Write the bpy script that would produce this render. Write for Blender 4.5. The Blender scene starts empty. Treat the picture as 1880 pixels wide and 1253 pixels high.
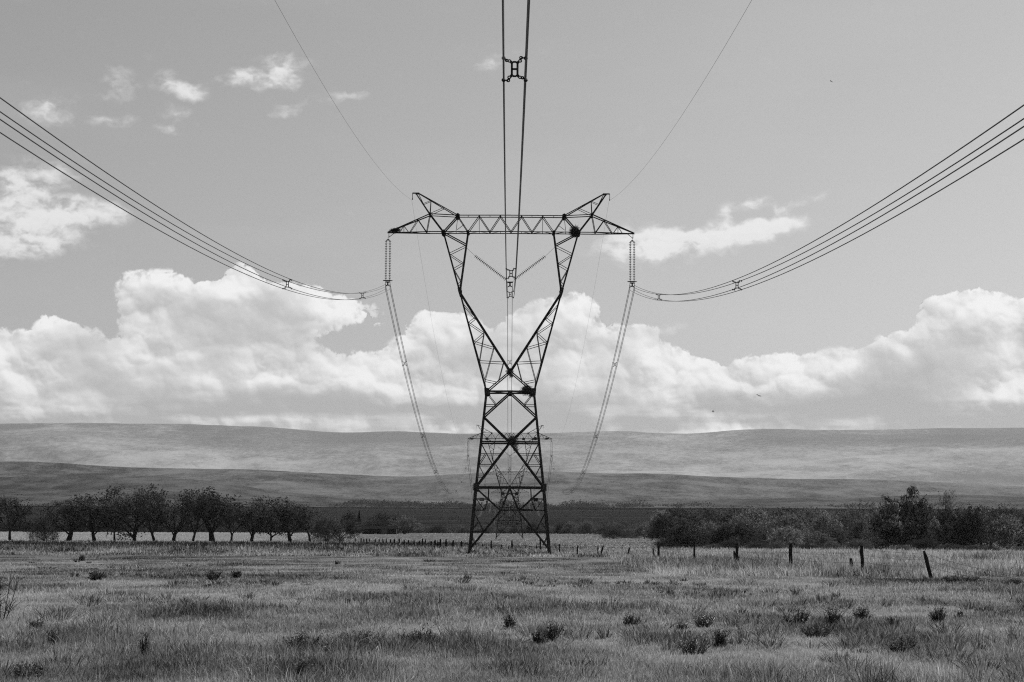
import bpy, math, random
import numpy as np
from mathutils import Vector, Matrix
random.seed(7); RNG = np.random.default_rng(11)
PI = math.pi
S = bpy.context.scene
C = S.collection

# ------------------------------------------------------------------ camera
F = 4439.0                      # focal length in photo pixels (85 mm on a 36 mm wide frame)
HOR = 996.0                     # row of the true horizon in the photo
EYE = 1.6
PITCH = math.atan((HOR-626.5)/F)
ROLL = math.radians(0.25)
cam = bpy.data.cameras.new('camera'); co = bpy.data.objects.new('camera', cam); C.objects.link(co)
cam.sensor_width = 36.0; cam.lens = 36.0*F/1880.0; cam.clip_start = 0.5; cam.clip_end = 60000
RM = Matrix.Rotation(PI/2+PITCH, 3, 'X') @ Matrix.Rotation(ROLL, 3, 'Z')
co.matrix_world = Matrix.Translation((0, 0, EYE)) @ RM.to_4x4()
S.camera = co

# ------------------------------------------------------------------ light
SUN_EL, SUN_AZ = math.radians(43), math.radians(38)      # ahead of the viewer and to the right
sun = bpy.data.lights.new('sun', 'SUN'); sun.energy = 4.2; sun.angle = math.radians(0.6); sun.color = (1, 1, 1)
so = bpy.data.objects.new('sun', sun); C.objects.link(so)
sd = Vector((math.sin(SUN_AZ)*math.cos(SUN_EL), math.cos(SUN_AZ)*math.cos(SUN_EL), math.sin(SUN_EL)))
so.rotation_euler = sd.to_track_quat('Z', 'Y').to_euler(); so.location = (0, 0, 80)
S.view_settings.view_transform = 'Standard'; S.view_settings.look = 'None'
S.view_settings.exposure = 0.0; S.view_settings.gamma = 1.0
S.cycles.max_bounces = 5; S.cycles.diffuse_bounces = 2; S.cycles.transmission_bounces = 3
S.cycles.volume_bounces = 0; S.cycles.transparent_max_bounces = 8
S.cycles.sample_clamp_indirect = 4.0
SKY_STRENGTH = 0.072
HAZE = 1.35e-5
S.cycles.use_denoising = False
S.cycles.use_adaptive_sampling = False
S.cycles.filter_width = 1.15
GN = 1700000          # grass blades

def ray(px, py):
    return (RM @ Vector(((px-940)/F, (626.5-py)/F, -1.0)))
def at_y(px, py, Y):                       # the point at distance Y seen at a pixel
    d = ray(px, py); t = Y/d.y
    return Vector((d.x*t, Y, EYE+d.z*t))
def azel(px, py):                          # direction in units of about 100 photo pixels
    d = ray(px, py).normalized()
    return math.atan2(d.x, d.y)*F/100, math.asin(d.z)*F/100

# ------------------------------------------------------------------ node helpers
class NT:
    def __init__(s, nt): s.nt = nt; s.n = nt.nodes; s.l = nt.links
    def add(s, t, **k):
        n = s.n.new(t)
        for a, b in k.items(): setattr(n, a, b)
        return n
    def put(s, sock, v):
        if hasattr(v, 'is_output') or isinstance(v, bpy.types.NodeSocket): s.l.new(v, sock)
        else: sock.default_value = v
    def m(s, op, a, b=None, c=None, clamp=False):
        n = s.n.new('ShaderNodeMath'); n.operation = op; n.use_clamp = clamp
        s.put(n.inputs[0], a)
        if b is not None: s.put(n.inputs[1], b)
        if c is not None: s.put(n.inputs[2], c)
        return n.outputs[0]
    def v(s, op, a, b=None, sc=None):
        n = s.n.new('ShaderNodeVectorMath'); n.operation = op
        s.put(n.inputs[0], a)
        if b is not None: s.put(n.inputs[1], b)
        if sc is not None: s.put(n.inputs['Scale'], sc)
        return n.outputs[0]
    def noise(s, vec, scale, detail=4, rough=.5, dist=0, dims='3D', out=0):
        n = s.n.new('ShaderNodeTexNoise'); n.noise_dimensions = dims
        s.l.new(vec, n.inputs['Vector'])
        n.inputs['Scale'].default_value = scale; n.inputs['Detail'].default_value = detail
        n.inputs['Roughness'].default_value = rough; n.inputs['Distortion'].default_value = dist
        return n.outputs[out]
    def smooth(s, x, a, b, lo=0.0, hi=1.0, mode='SMOOTHSTEP'):
        n = s.n.new('ShaderNodeMapRange'); n.interpolation_type = mode
        s.put(n.inputs[0], x); n.inputs[1].default_value = a; n.inputs[2].default_value = b
        n.inputs[3].default_value = lo; n.inputs[4].default_value = hi
        return n.outputs[0]
    def mixf(s, f, a, b):
        n = s.n.new('ShaderNodeMix'); n.data_type = 'FLOAT'; n.clamp_factor = True
        s.put(n.inputs[0], f); s.put(n.inputs[2], a); s.put(n.inputs[3], b)
        return n.outputs[0]

# ------------------------------------------------------------------ clouds, computed here as a map over azimuth and elevation
def _hash(i, j, s):
    h = (i.astype(np.int64)*374761393 + j.astype(np.int64)*668265263 + s*1442695041) & 0xffffffff
    h = ((h ^ (h >> 13))*1274126177) & 0xffffffff
    return ((h ^ (h >> 16)) & 0xffff)/65535.0
def vnoise(x, y, s=0):
    xi = np.floor(x); yi = np.floor(y); fx = x-xi; fy = y-yi
    fx = fx*fx*(3-2*fx); fy = fy*fy*(3-2*fy)
    a = _hash(xi, yi, s); b = _hash(xi+1, yi, s); c = _hash(xi, yi+1, s); d = _hash(xi+1, yi+1, s)
    return (a*(1-fx)+b*fx)*(1-fy)+(c*(1-fx)+d*fx)*fy
def fbm(x, y, o=4, s=0, g=.5):
    t = 0; a = 1; n = 0
    for k in range(o):
        t = t+a*vnoise(x*2**k+17*k, y*2**k+9*k, s+k); n += a; a *= g
    return t/n
def sstep(x, a, b):
    t = np.clip((x-a)/(b-a), 0, 1); return t*t*(3-2*t)
def domes(x, y, s, R=.95):
    """height of a field of overlapping balls of different sizes, one per cell"""
    xi = np.floor(x); yi = np.floor(y); out = np.zeros_like(x)
    for dx in (-1, 0, 1):
        for dy in (-1, 0, 1):
            i = xi+dx; j = yi+dy; px = i+.15+.7*_hash(i, j, s); py = j+.15+.7*_hash(i, j, s+7); r = R*(.62+.38*_hash(i, j, s+13))
            out = np.maximum(out, np.sqrt(np.maximum(r*r-(x-px)**2-(y-py)**2, 0)))
    return out
def blur(a, n, it=2):
    for _ in range(it):
        for ax in (0, 1):
            p = np.pad(a, [(n+1, n) if k == ax else (0, 0) for k in (0, 1)], 'edge'); c = np.cumsum(p, ax)
            a = (c[2*n+1:]-c[:-2*n-1])/(2*n+1) if ax == 0 else (c[:, 2*n+1:]-c[:, :-2*n-1])/(2*n+1)
    return a
OUT = [(-900,640),(-500,600),(-300,640),(-100,606),(0,616),(40,616),(66,612),(80,584),(104,578),(130,588),(160,600),(190,622),(224,630),(230,505),
 (250,500),(290,512),(330,512),(380,512),(405,508),(430,500),(460,508),(500,524),(520,532),(560,540),(600,546),(640,552),
 (680,562),(704,580),(712,640),(720,618),(740,603),(770,585),(800,579),(840,582),(870,600),(900,612),(930,605),(960,576),(1000,566),
 (1040,560),(1075,543),(1092,562),(1104,610),(1130,600),(1160,610),(1196,600),(1204,650),(1230,645),(1250,641),(1300,664),
 (1325,674),(1340,662),(1380,664),(1425,653),(1460,655),(1500,665),(1540,654),(1600,660),(1612,630),(1650,622),(1680,602),
 (1696,560),(1720,545),(1780,539),(1860,550),(1900,556),(2100,600),(2300,660),(2600,620)]
SHADE = [(400, 590, 170, 75, 0, -.42), (330, 560, 110, 40, 0, -.22), (560, 640, 120, 60, 0, -.12), (430, 738, 420, 42, 0, -.62), (250, 690, 180, 36, 8, -.3), (110, 640, 120, 50, 0, -.22), (300, 505, 130, 26, 0, .35),
         (470, 512, 120, 32, 0, .35), (600, 560, 150, 36, 0, .28), (110, 588, 60, 26, 0, .3), (820, 600, 120, 44, 0, .25), (780, 690, 150, 50, 0, .22), (820, 758, 280, 30, 0, -.55), (1070, 560, 50, 50, 0, .3), (900, 650, 110, 36, 0, -.2), (1050, 750, 200, 26, 0, -.3),
         (1230, 670, 110, 50, 0, .3), (1420, 680, 160, 50, 0, .3), (1560, 670, 120, 30, 0, .25), (1520, 752, 300, 40, 0, -.62), (1700, 670, 150, 80, 0, -.62), (1790, 556, 150, 34, 0, .35), (1640, 625, 60, 24, 0, .3), (1640, 720, 160, 60, 0, -.35),
         (1850, 735, 110, 44, 20, .35), (650, 690, 120, 50, 0, .15), (-200, 720, 300, 60, 0, -.4), (2200, 700, 200, 60, 0, -.4), (550, 700, 120, 40, 0, .2), (310, 655, 90, 12, 8, .3), (480, 700, 90, 20, 0, .2)]
WISP = [(40, 415, 170, 62, 8, 1.25), (150, 393, 110, 30, 6, 1.1), (70, 330, 90, 44, 20, .95), (15, 350, 60, 60, 0, .7), (60, 450, 90, 26, 5, .8),
        (478, 148, 95, 22, 3, 1.5), (520, 118, 52, 20, -8, 1.2), (343, 170, 46, 18, 0, 1.2), (325, 207, 44, 14, 0, .7), (320, 235, 60, 15, 0, .7),
        (212, 160, 52, 34, 10, .85), (300, 150, 56, 20, 0, .75), (205, 220, 56, 13, 0, .9), (92, 205, 50, 38, -10, .9), (520, 210, 40, 13, 20, .7),
        (600, 185, 90, 11, 10, .5), (895, 122, 28, 22, 20, .75), (955, 100, 50, 12, 0, .45), (640, 175, 36, 9, 0, .5),
        (1190, 456, 120, 40, 3, 1.4), (1300, 440, 150, 30, 5, 1.35), (1400, 422, 120, 22, 12, 1.2), (1170, 420, 50, 34, 0, .6),
        (1338, 394, 24, 22, 30, 1.1), (1388, 374, 36, 15, 28, 1.2), (1420, 381, 24, 13, 10, 1.1), (1452, 376, 34, 12, 28, 1.0), (1495, 362, 40, 9, 20, .7),
        (1420, 414, 70, 12, 10, .9), (1245, 602, 36, 14, 15, .6)]
def cloud_map():
    U0, U1, V0, V1 = -15.0, 15.0, 0.0, 12.0; T = .017
    nu, nv = int((U1-U0)/T), int((V1-V0)/T)
    U, V = np.meshgrid(U0+(np.arange(nu)+.5)*T, V0+(np.arange(nv)+.5)*T)
    def bl(u, v, lst, p=1):
        t = np.zeros_like(u)
        for (x, y, rx, ry, rot, w) in lst:
            a, b = azel(x, y); c, s = math.cos(math.radians(rot)), math.sin(math.radians(rot)); dx, dy = u-a, v-b
            q = np.sqrt(((dx*c+dy*s)/rx*100)**2+((-dx*s+dy*c)/ry*100)**2); t += w*np.clip(1-q, 0, 1)**p
        return t
    # ---- the cumulus bank
    wu = U+.20*(fbm(U*2.4, V*2.4, 5, 1, .62)-.5)*2; wv = V+.20*(fbm(U*2.4, V*2.4, 5, 11, .62)-.5)*2
    tops = [azel(x, y) for x, y in OUT]; tx = np.array([t[0] for t in tops]); ty = np.array([t[1] for t in tops])
    o = np.argsort(tx, kind='stable')
    m = (wv < np.interp(wu, tx[o], ty[o])).astype(float)
    cu_ = wu+.30*(fbm(U*1.6, V*1.6, 5, 61, .6)-.5)*2; cv_ = wv+.22*(fbm(U*1.6, V*1.6, 5, 71, .6)-.5)*2
    cut = bl(cu_, cv_, [(690, 615, 80, 44, 14, 2.4), (640, 630, 80, 36, 0, 1.8), (596, 626, 46, 26, 0, 1.5), (215, 600, 40, 26, 0, 1.6), (1102, 585, 22, 30, 0, 1.8), (1150, 630, 26, 30, 0, 1.3)])
    m = m*(cut < .5)
    dist = blur(m, 7, 3)                                           # soft outline
    d2 = blur(m, 40, 2)
    f = lambda a, b, s, k=.5: (fbm(a, b, 4, s, k)-.5)*2
    x1 = wu+.10*f(U*4, V*4, 31); y1 = wv+.10*f(U*4, V*4, 41)
    H = np.zeros_like(U)
    for sc, am, sd, wp in ((1.5, .62, 101, 0), (3.3, .34, 102, .05), (7.0, .21, 103, .03), (14., .13, 104, .018), (28, .07, 105, .01)):
        px = x1+wp*f(U*sc*1.3, V*sc*1.3, sd+50); py = y1+wp*f(U*sc*1.3, V*sc*1.3, sd+60)
        H += am*domes(px*sc, py*sc*1.12, sd)
    Z = 1.25*H+1.35*dist+(fbm(U*9, V*9, 5, 77, .62)-.5)*.22
    cov = sstep(Z, 1.45, 1.62)*sstep(dist, .08, .25)
    ragged = fbm(U*6+40, V*6, 6, 88, .66); cov = cov*(1-.55*sstep(ragged, .50, .70)*(1-sstep(dist, .35, .9)))
    # relief lit from above and a little to the right, seen through soft scattering
    def lit(A, n):
        B = blur(A, n, 2); gy, gx = np.gradient(B, T); return gx, gy
    gx1, gy1 = lit(H, 1); gx2, gy2 = lit(H, 4); gx3, gy3 = lit(Z, 12)
    L = lambda gx, gy, k: -(gy*.86+gx*.42)*k/np.sqrt(1+(gx*gx+gy*gy)*k*k)
    s1 = L(gx1, gy1, .5); s2 = L(gx2, gy2, .7); s3 = L(gx3, gy3, .9)
    crease = H-blur(H, 6, 2)
    shade = fbm(U*.9+3, V*.9, 5, 5)
    wu2 = U+.55*(fbm(U*.9, V*.9, 5, 201, .55)-.5)*2; wv2 = V+.30*(fbm(U*.9, V*1.2, 5, 211, .55)-.5)*2
    big = bl(wu2, wv2, SHADE)
    head = sstep(shade*1.2+big*1.1, .05, .95)
    k = .22+.78*head
    B = .66+k*(.13*s1+.22*s2+.18*s3+.34*crease)+.42*big+(shade-.5)*.45+.10*(1-sstep(d2, .35, .8))*sstep(V, 3, 4)
    low = 1-sstep(V, 2.15, 2.95)
    st = fbm(U*.5, V*4.5, 5, 301); B = B+low*((st-.5)*1.0-.27)
    B = .42+.48*sstep(B, .22, 1.06)
    # ---- thin torn clouds
    a1 = U+.16*f(U*2.2, V*2.2, 401, .6); b1 = V+.11*f(U*2.2, V*2.2, 411, .6)
    w = bl(a1, b1, [(x, y, rx*1.15, ry*1.2, ro, w_) for x, y, rx, ry, ro, w_ in WISP], .9)
    fib = fbm(a1*3.0, b1*5.5, 7, 421, .62); w = w*(.15+1.75*fib)+(fib-.55)*1.0
    wc = sstep(w, .08, 1.6)*.78
    gy, gx = np.gradient(blur(w, 2, 1), T)
    WB = np.clip(.82-.012*np.clip(gy, -2, 2)+.08*sstep(w, .5, 1.2), .6, .90)
    cirr = .05*sstep(fbm(U*.22+4, V*.9+2, 5, 501), .48, .75)              # faint veil, so that the blue is not perfectly even
    cov2 = wc*(1-cov); A = cov+cov2; col = (cov*B+cov2*WB)/np.maximum(A, 1e-4)
    A2 = A+(1-A)*cirr; col = (A*col+(1-A)*cirr*.72)/np.maximum(A2, 1e-4)
    return col, A2, (U0, U1, V0, V1)
# ------------------------------------------------------------------ sky with its clouds
W = bpy.data.worlds.new('World'); S.world = W; W.use_nodes = True
W.cycles.sampling_method = 'MANUAL'; W.cycles.sample_map_resolution = 512
N = NT(W.node_tree); N.n.clear()
geo = N.add('ShaderNodeTexCoord').outputs['Generated']
sx = N.add('ShaderNodeSeparateXYZ'); N.l.new(geo, sx.inputs[0])
az = N.m('MULTIPLY', N.m('ARCTAN2', sx.outputs[0], sx.outputs[1]), F/100)
el = N.m('MULTIPLY', N.m('ARCSINE', sx.outputs[2]), F/100)
cx = N.add('ShaderNodeCombineXYZ'); N.l.new(az, cx.inputs[0]); N.l.new(el, cx.inputs[1])
P0 = cx.outputs[0]
ccol, calpha, (CU0, CU1, CV0, CV1) = cloud_map()
ci = bpy.data.images.new('cloud_map', ccol.shape[1], ccol.shape[0], alpha=True, float_buffer=True); ci.colorspace_settings.name = 'Non-Color'
buf = np.zeros(ccol.shape+(4,), np.float32); buf[..., 0] = ccol; buf[..., 1] = calpha; buf[..., 2] = ccol*calpha; buf[..., 3] = 1
ci.pixels.foreach_set(buf.ravel()); ci.pack()
mpc = N.add('ShaderNodeCombineXYZ'); N.l.new(N.m('DIVIDE', N.m('SUBTRACT', az, CU0), CU1-CU0), mpc.inputs[0]); N.l.new(N.m('DIVIDE', N.m('SUBTRACT', el, CV0), CV1-CV0), mpc.inputs[1])
it = N.add('ShaderNodeTexImage'); it.image = ci; it.extension = 'MIRROR'; it.interpolation = 'Linear'; N.l.new(mpc.outputs[0], it.inputs[0])
sc_ = N.add('ShaderNodeSeparateColor'); N.l.new(it.outputs[0], sc_.inputs[0])
inside = N.m('MULTIPLY', N.m('GREATER_THAN', el, CV0), N.m('LESS_THAN', el, CV1))
sky = N.add('ShaderNodeTexSky'); sky.sky_type = 'NISHITA'; sky.sun_disc = False
sky.sun_elevation = SUN_EL; sky.sun_rotation = SUN_AZ; sky.air_density = 1.0; sky.dust_density = 3.5; sky.ozone_density = 1.0; sky.altitude = 900
bw = N.add('ShaderNodeRGBToBW'); N.l.new(sky.outputs[0], bw.inputs[0])
skyv = bw.outputs[0]
INV = 1.0/SKY_STRENGTH
v = N.mixf(N.m('MULTIPLY', sc_.outputs[1], inside), skyv, N.m('MULTIPLY', sc_.outputs[0], INV))
bg = N.add('ShaderNodeBackground'); N.l.new(v, bg.inputs[0]); bg.inputs[1].default_value = SKY_STRENGTH
wo = N.add('ShaderNodeOutputWorld'); N.l.new(bg.outputs[0], wo.inputs[0])

# ------------------------------------------------------------------ object helpers
def tag(o, label=None, cat=None, group=None, kind=None):
    if label: o['label'] = label
    if cat: o['category'] = cat
    if group: o['group'] = group
    if kind: o['kind'] = kind
    return o
def link(name, me, parent=None, mat=None, loc=None):
    o = bpy.data.objects.new(name, me); C.objects.link(o)
    if mat is not None and me is not None and not me.materials: me.materials.append(mat)
    if parent: o.parent = parent
    if loc is not None: o.location = loc
    return o
def empty(name, loc=(0, 0, 0), rz=0):
    o = bpy.data.objects.new(name, None); C.objects.link(o); o.location = loc; o.rotation_euler = (0, 0, rz)
    o.empty_display_size = .5; return o
def copy_tree(o, parent=None):
    c = o.copy(); C.objects.link(c); c.parent = parent
    for ch in list(o.children): copy_tree(ch, c)
    return c
class MB:
    def __init__(s): s.v = []; s.f = []
    def poly(s, pts, faces):
        b = len(s.v); s.v += [tuple(p) for p in pts]; s.f += [tuple(b+i for i in f) for f in faces]
    def frame(s, d):
        d = d.normalized(); up = Vector((0, 0, 1)) if abs(d.z) < .9 else Vector((0, 1, 0))
        u = d.cross(up).normalized(); return u, u.cross(d).normalized()
    def tube(s, pts, rad, n=6, cap=True):
        pts = [Vector(p) for p in pts]; b = len(s.v); k = len(pts)
        if not hasattr(rad, '__len__'): rad = [rad]*k
        for i, p in enumerate(pts):
            d = pts[min(i+1, k-1)]-pts[max(i-1, 0)]
            u, w = s.frame(d)
            for j in range(n):
                a = 2*PI*j/n; q = p+(u*math.cos(a)+w*math.sin(a))*rad[i]; s.v.append(tuple(q))
        for i in range(k-1):
            for j in range(n):
                j2 = (j+1) % n
                s.f.append((b+i*n+j, b+i*n+j2, b+(i+1)*n+j2, b+(i+1)*n+j))
        if cap:
            s.f.append(tuple(b+j for j in range(n))[::-1]); s.f.append(tuple(b+(k-1)*n+j for j in range(n)))
    def angle(s, a, b, w, flip=1):
        """an L-section steel member from a to b"""
        a = Vector(a); b = Vector(b); u, q = s.frame(b-a); u = u*flip; t = w*.16
        prof = [(-.5, -.5), (.5, -.5), (.5, -.5+t/w), (-.5+t/w, -.5+t/w), (-.5+t/w, .5), (-.5, .5)]
        P = [a+u*(x*w)+q*(y*w) for x, y in prof]+[b+u*(x*w)+q*(y*w) for x, y in prof]
        s.poly(P, [(i, (i+1) % 6, 6+(i+1) % 6, 6+i) for i in range(6)]+[(0, 3, 4, 5), (0, 1, 2, 3), (6, 11, 10, 9), (6, 9, 8, 7)])
    def box(s, c, sz):
        x, y, z = c; a, b, d = sz[0]/2, sz[1]/2, sz[2]/2
        s.poly([(x-a, y-b, z-d), (x+a, y-b, z-d), (x+a, y+b, z-d), (x-a, y+b, z-d), (x-a, y-b, z+d), (x+a, y-b, z+d), (x+a, y+b, z+d), (x-a, y+b, z+d)],
               [(3, 2, 1, 0), (4, 5, 6, 7), (0, 1, 5, 4), (1, 2, 6, 5), (2, 3, 7, 6), (3, 0, 4, 7)])
    def plate(s, pts, th, ax=(0, 1, 0)):
        n = Vector(ax)*th/2; k = len(pts)
        P = [Vector(p)-n for p in pts]+[Vector(p)+n for p in pts]
        s.poly(P, [tuple(range(k))[::-1], tuple(range(k, 2*k))]+[(i, (i+1) % k, k+(i+1) % k, k+i) for i in range(k)])
    def lathe(s, c, prof, n=10, axis=None):
        c = Vector(c); ax = Vector(axis).normalized() if axis is not None else Vector((0, 0, 1))
        u, w = s.frame(ax); b = len(s.v); k = len(prof)
        for r, h in prof:
            for j in range(n):
                a = 2*PI*j/n; s.v.append(tuple(c+ax*h+(u*math.cos(a)+w*math.sin(a))*r))
        for i in range(k-1):
            for j in range(n):
                j2 = (j+1) % n; s.f.append((b+i*n+j, b+i*n+j2, b+(i+1)*n+j2, b+(i+1)*n+j))
        s.f.append(tuple(b+j for j in range(n))[::-1]); s.f.append(tuple(b+(k-1)*n+j for j in range(n)))
    def mesh(s, name, mat=None, smooth=False):
        me = bpy.data.meshes.new(name); me.from_pydata(s.v, [], s.f)
        if mat: me.materials.append(mat)
        if smooth: me.polygons.foreach_set('use_smooth', [True]*len(me.polygons))
        me.update(); return me
    def build(s, name, mat, parent=None, loc=None, smooth=False):
        return link(name, s.mesh(name, mat, smooth), parent, None, loc)
def np_mesh(name, V, Fc, k, mat, attrs=None, smooth=False):
    """mesh from arrays: V (n,3), Fc (m,k) faces of k corners"""
    me = bpy.data.meshes.new(name); n = len(V); m = len(Fc)
    me.vertices.add(n); me.vertices.foreach_set('co', np.ascontiguousarray(V, dtype=np.float32).ravel())
    me.loops.add(m*k); me.loops.foreach_set('vertex_index', np.ascontiguousarray(Fc, dtype=np.int32).ravel())
    me.polygons.add(m); me.polygons.foreach_set('loop_start', np.arange(0, m*k, k, dtype=np.int32))
    try: me.polygons.foreach_set('loop_total', np.full(m, k, dtype=np.int32))
    except Exception: pass
    if smooth: me.polygons.foreach_set('use_smooth', np.ones(m, dtype=bool))
    me.update(calc_edges=True)
    for nm, arr in (attrs or {}).items():
        a = me.attributes.new(nm, 'FLOAT', 'POINT'); a.data.foreach_set('value', np.ascontiguousarray(arr, dtype=np.float32))
    me.materials.append(mat); me.validate(); return me

# ------------------------------------------------------------------ terrain
def zz(Y, y): return (HOR-y)*Y/F+EYE
PROF = [(-3000, 0), (0, 0), (60, 0.02), (100, zz(100, 1063)), (150, zz(150, 1039)), (219, zz(219, 1017)), (300, zz(300, 1009)), (420, zz(420, 1001)),
        (500, zz(500, 997)), (646, zz(646, 990)), (800, zz(800, 982)), (900, zz(900, 979.5)), (1000, 3.0), (1150, 1.9), (1950, 1.9), (2200, zz(2200, 973)),
        (2600, zz(2600, 959)), (3200, zz(3200, 947)), (4000, zz(4000, 939)), (5200, zz(5200, 934)), (9000, zz(5200, 934)), (60000, zz(5200, 934))]
_py = np.array([p[0] for p in PROF], float); _pz = np.array([p[1] for p in PROF], float)
def ground_z(X, Y):
    X = np.asarray(X, float); Y = np.asarray(Y, float)
    w = 12+np.abs(Y)*.04
    z = (np.interp(Y-w, _py, _pz)+2*np.interp(Y, _py, _pz)+np.interp(Y+w, _py, _pz))/4
    z = z+(fbm(X/35+50, Y/55+50, 3, 3)-.5)*.22*np.clip(Y/120, 0.25, 1.6)
    return z
def gz(x, y): return float(ground_z(x, y))
def on_ground(px, Y):
    z = 0
    for _ in range(4):
        # find the pixel row at which this distance meets the ground, so that roll is allowed for
        p = at_y(px, 1000, Y); z = gz(p.x, Y)
    return Vector((p.x, Y, z))
def find_ground(px, py, lo=20, hi=1500):
    """walk the sight line of a photo pixel until it meets the ground"""
    d = ray(px, py); Y = lo
    while Y < hi:
        t = Y/d.y; x = d.x*t; z = EYE+d.z*t
        if z <= gz(x, Y): return Vector((x, Y, gz(x, Y)))
        Y *= 1.01
    return on_ground(px, hi)

DRIFTS = []
for px, py, wpx, w in ((600, 1195, 90, .5), (760, 1185, 120, .45), (880, 1180, 60, .35), (250, 1110, 160, .3), (110, 1170, 60, .25), (1300, 1185, 110, .45), (1200, 1180, 80, .3), (1540, 1165, 90, .4), (1470, 1150, 60, .3), (1660, 1195, 70, .35),
        (1360, 1095, 120, .35), (1160, 1075, 140, .2), (420, 1075, 80, .25), (1780, 1070, 90, .4), (540, 1245, 120, .3), (960, 1235, 110, .2), (1010, 1170, 60, .3), (60, 1240, 80, .3), (1820, 1120, 70, .2), (730, 1105, 120, .2), (300, 1060, 140, .15)):
    p_ = find_ground(px, py); DRIFTS.append((p_.x, p_.y, wpx/F*p_.y, max(1.2, p_.y*.07), w))
def tone(X, Y):
    """what grows where: 0 dark green herbs .. 1 dry straw"""
    big = fbm(X/9+3, Y/26+8, 4, 21); mid = fbm(X/2.2, Y/5.0, 4, 33); fine = fbm(X/.5, Y/.9, 2, 40)
    t = .55+(big-.5)*1.15+(mid-.5)*1.6+(fine-.5)*.5
    band = np.exp(-((Y-330-15*fbm(X/20, Y*0, 2, 5))/62)**2)*sstep(-X, -16, 14)          # dark tall herbs in front of the tree row
    t = t-band*.75
    right = np.exp(-((Y-205)/85)**2)*sstep(X, 8, 22); t = t+right*.22                    # straw seed heads by the thicket
    for (dx_, dy_, rx, ry, w) in DRIFTS: t = t-w*np.exp(-(((X-dx_)/rx)**2+((Y-dy_)/ry)**2)*(.6+.8*mid))
    far = sstep(Y, 380, 470)
    t = t*(1-far)+far*(.62+(fbm(X/60, Y/45, 3, 60)-.5)*.5)
    pale = sstep(Y, 452, 470)*(1-sstep(Y, 900, 930))*sstep(-X, 45, 60); t = t+pale*.45     # mown pale field behind the row
    return t
def plain_tone(X, Y):
    """beyond the crest: dark ploughed plain with light strips, then scrub"""
    t = -.12+(fbm(X/300, Y/90, 4, 71)-.5)*.22+(fbm(X/90, Y/30, 3, 72)-.5)*.10
    for yc, x0, x1, w, a in ((2640, 80, 340, 9, .7), (2630, -330, -60, 9, .55), (2400, 150, 420, 7, .5), (2790, -900, -250, 8, .28), (3000, 60, 300, 8, .35), (3150, 500, 900, 18, .4), (2420, -700, -380, 7, .3)):
        t = t+a*np.exp(-((Y-yc-(X-x0)*.03+8*(fbm(X/60, X*0, 2, 9)-.5))/w)**2)*sstep(X, x0-30, x0+30)*(1-sstep(X, x1-30, x1+30))*(.4+1.1*fbm(X/25, Y/30, 2, 77))
    t = t+(fbm(X/70, Y/25, 4, 81)-.5)*.25
    return t

# ------------------------------------------------------------------ materials (everything is shades of grey, as the photograph)
def mat(name, base=.3, rough=.8, metal=0, spec=.3):
    m = bpy.data.materials.new(name); m.use_nodes = True; M = NT(m.node_tree)
    b = m.node_tree.nodes['Principled BSDF']; b.inputs['Base Color'].default_value = (base, base, base, 1)
    b.inputs['Roughness'].default_value = rough; b.inputs['Metallic'].default_value = metal; b.inputs['Specular IOR Level'].default_value = spec
    return m, M, b
def gcol(M, b, val):
    c = M.add('ShaderNodeCombineColor')
    for i in range(3): M.put(c.inputs[i], val)
    M.l.new(c.outputs[0], b.inputs['Base Color'] if 'Base Color' in b.inputs else b.inputs[0])
    return c.outputs[0]
def noisy(name, a, bb, scale, rough=.8, metal=0, detail=5, spec=.3, bump=0, coord='Object'):
    m, M, b = mat(name, a, rough, metal, spec)
    tc = M.add('ShaderNodeTexCoord').outputs[coord]
    nz = M.noise(tc, scale, detail, .6)
    gcol(M, b, M.smooth(nz, .3, .7, a, bb))
    if bump:
        bp = M.add('ShaderNodeBump'); bp.inputs['Strength'].default_value = bump; bp.inputs['Distance'].default_value = .05
        M.l.new(nz, bp.inputs['Height']); M.l.new(bp.outputs[0], b.inputs['Normal'])
    return m
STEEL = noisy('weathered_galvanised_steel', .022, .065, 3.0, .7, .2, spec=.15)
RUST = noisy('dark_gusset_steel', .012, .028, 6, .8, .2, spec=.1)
PLATE_L = noisy('grey_sign_plate', .10, .16, 5, .7)
PLATE_D = noisy('black_sign_plate', .012, .02, 5, .7)
ALU = noisy('stranded_aluminium', .06, .10, 30, .5, .25, spec=.25)
FIT = noisy('forged_steel_fitting', .02, .04, 20, .6, .5)
PORC = noisy('grey_glazed_porcelain', .14, .24, 10, .2, 0, spec=.7)
NEST = noisy('dry_twigs', .02, .07, 9, .95, spec=.1)
CONC = noisy('concrete', .2, .32, 4, .95)
POSTM = noisy('old_wood', .012, .04, 5, .95, bump=.4, spec=.1)
BARBM = noisy('galvanised_wire', .05, .1, 20, .6, .4)
BARK = noisy('dark_bark', .015, .04, 4, .95, bump=.3, spec=.1)
WALLD = noisy('dark_boards', .012, .03, 3, .9)
ROOFM = noisy('sheet_roof', .012, .03, 3, 1.0, spec=0)
DOORM = noisy('pale_boards', .10, .16, 4, .9)
BIRDM = noisy('dark_feathers', .01, .03, 10, .8)
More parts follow.
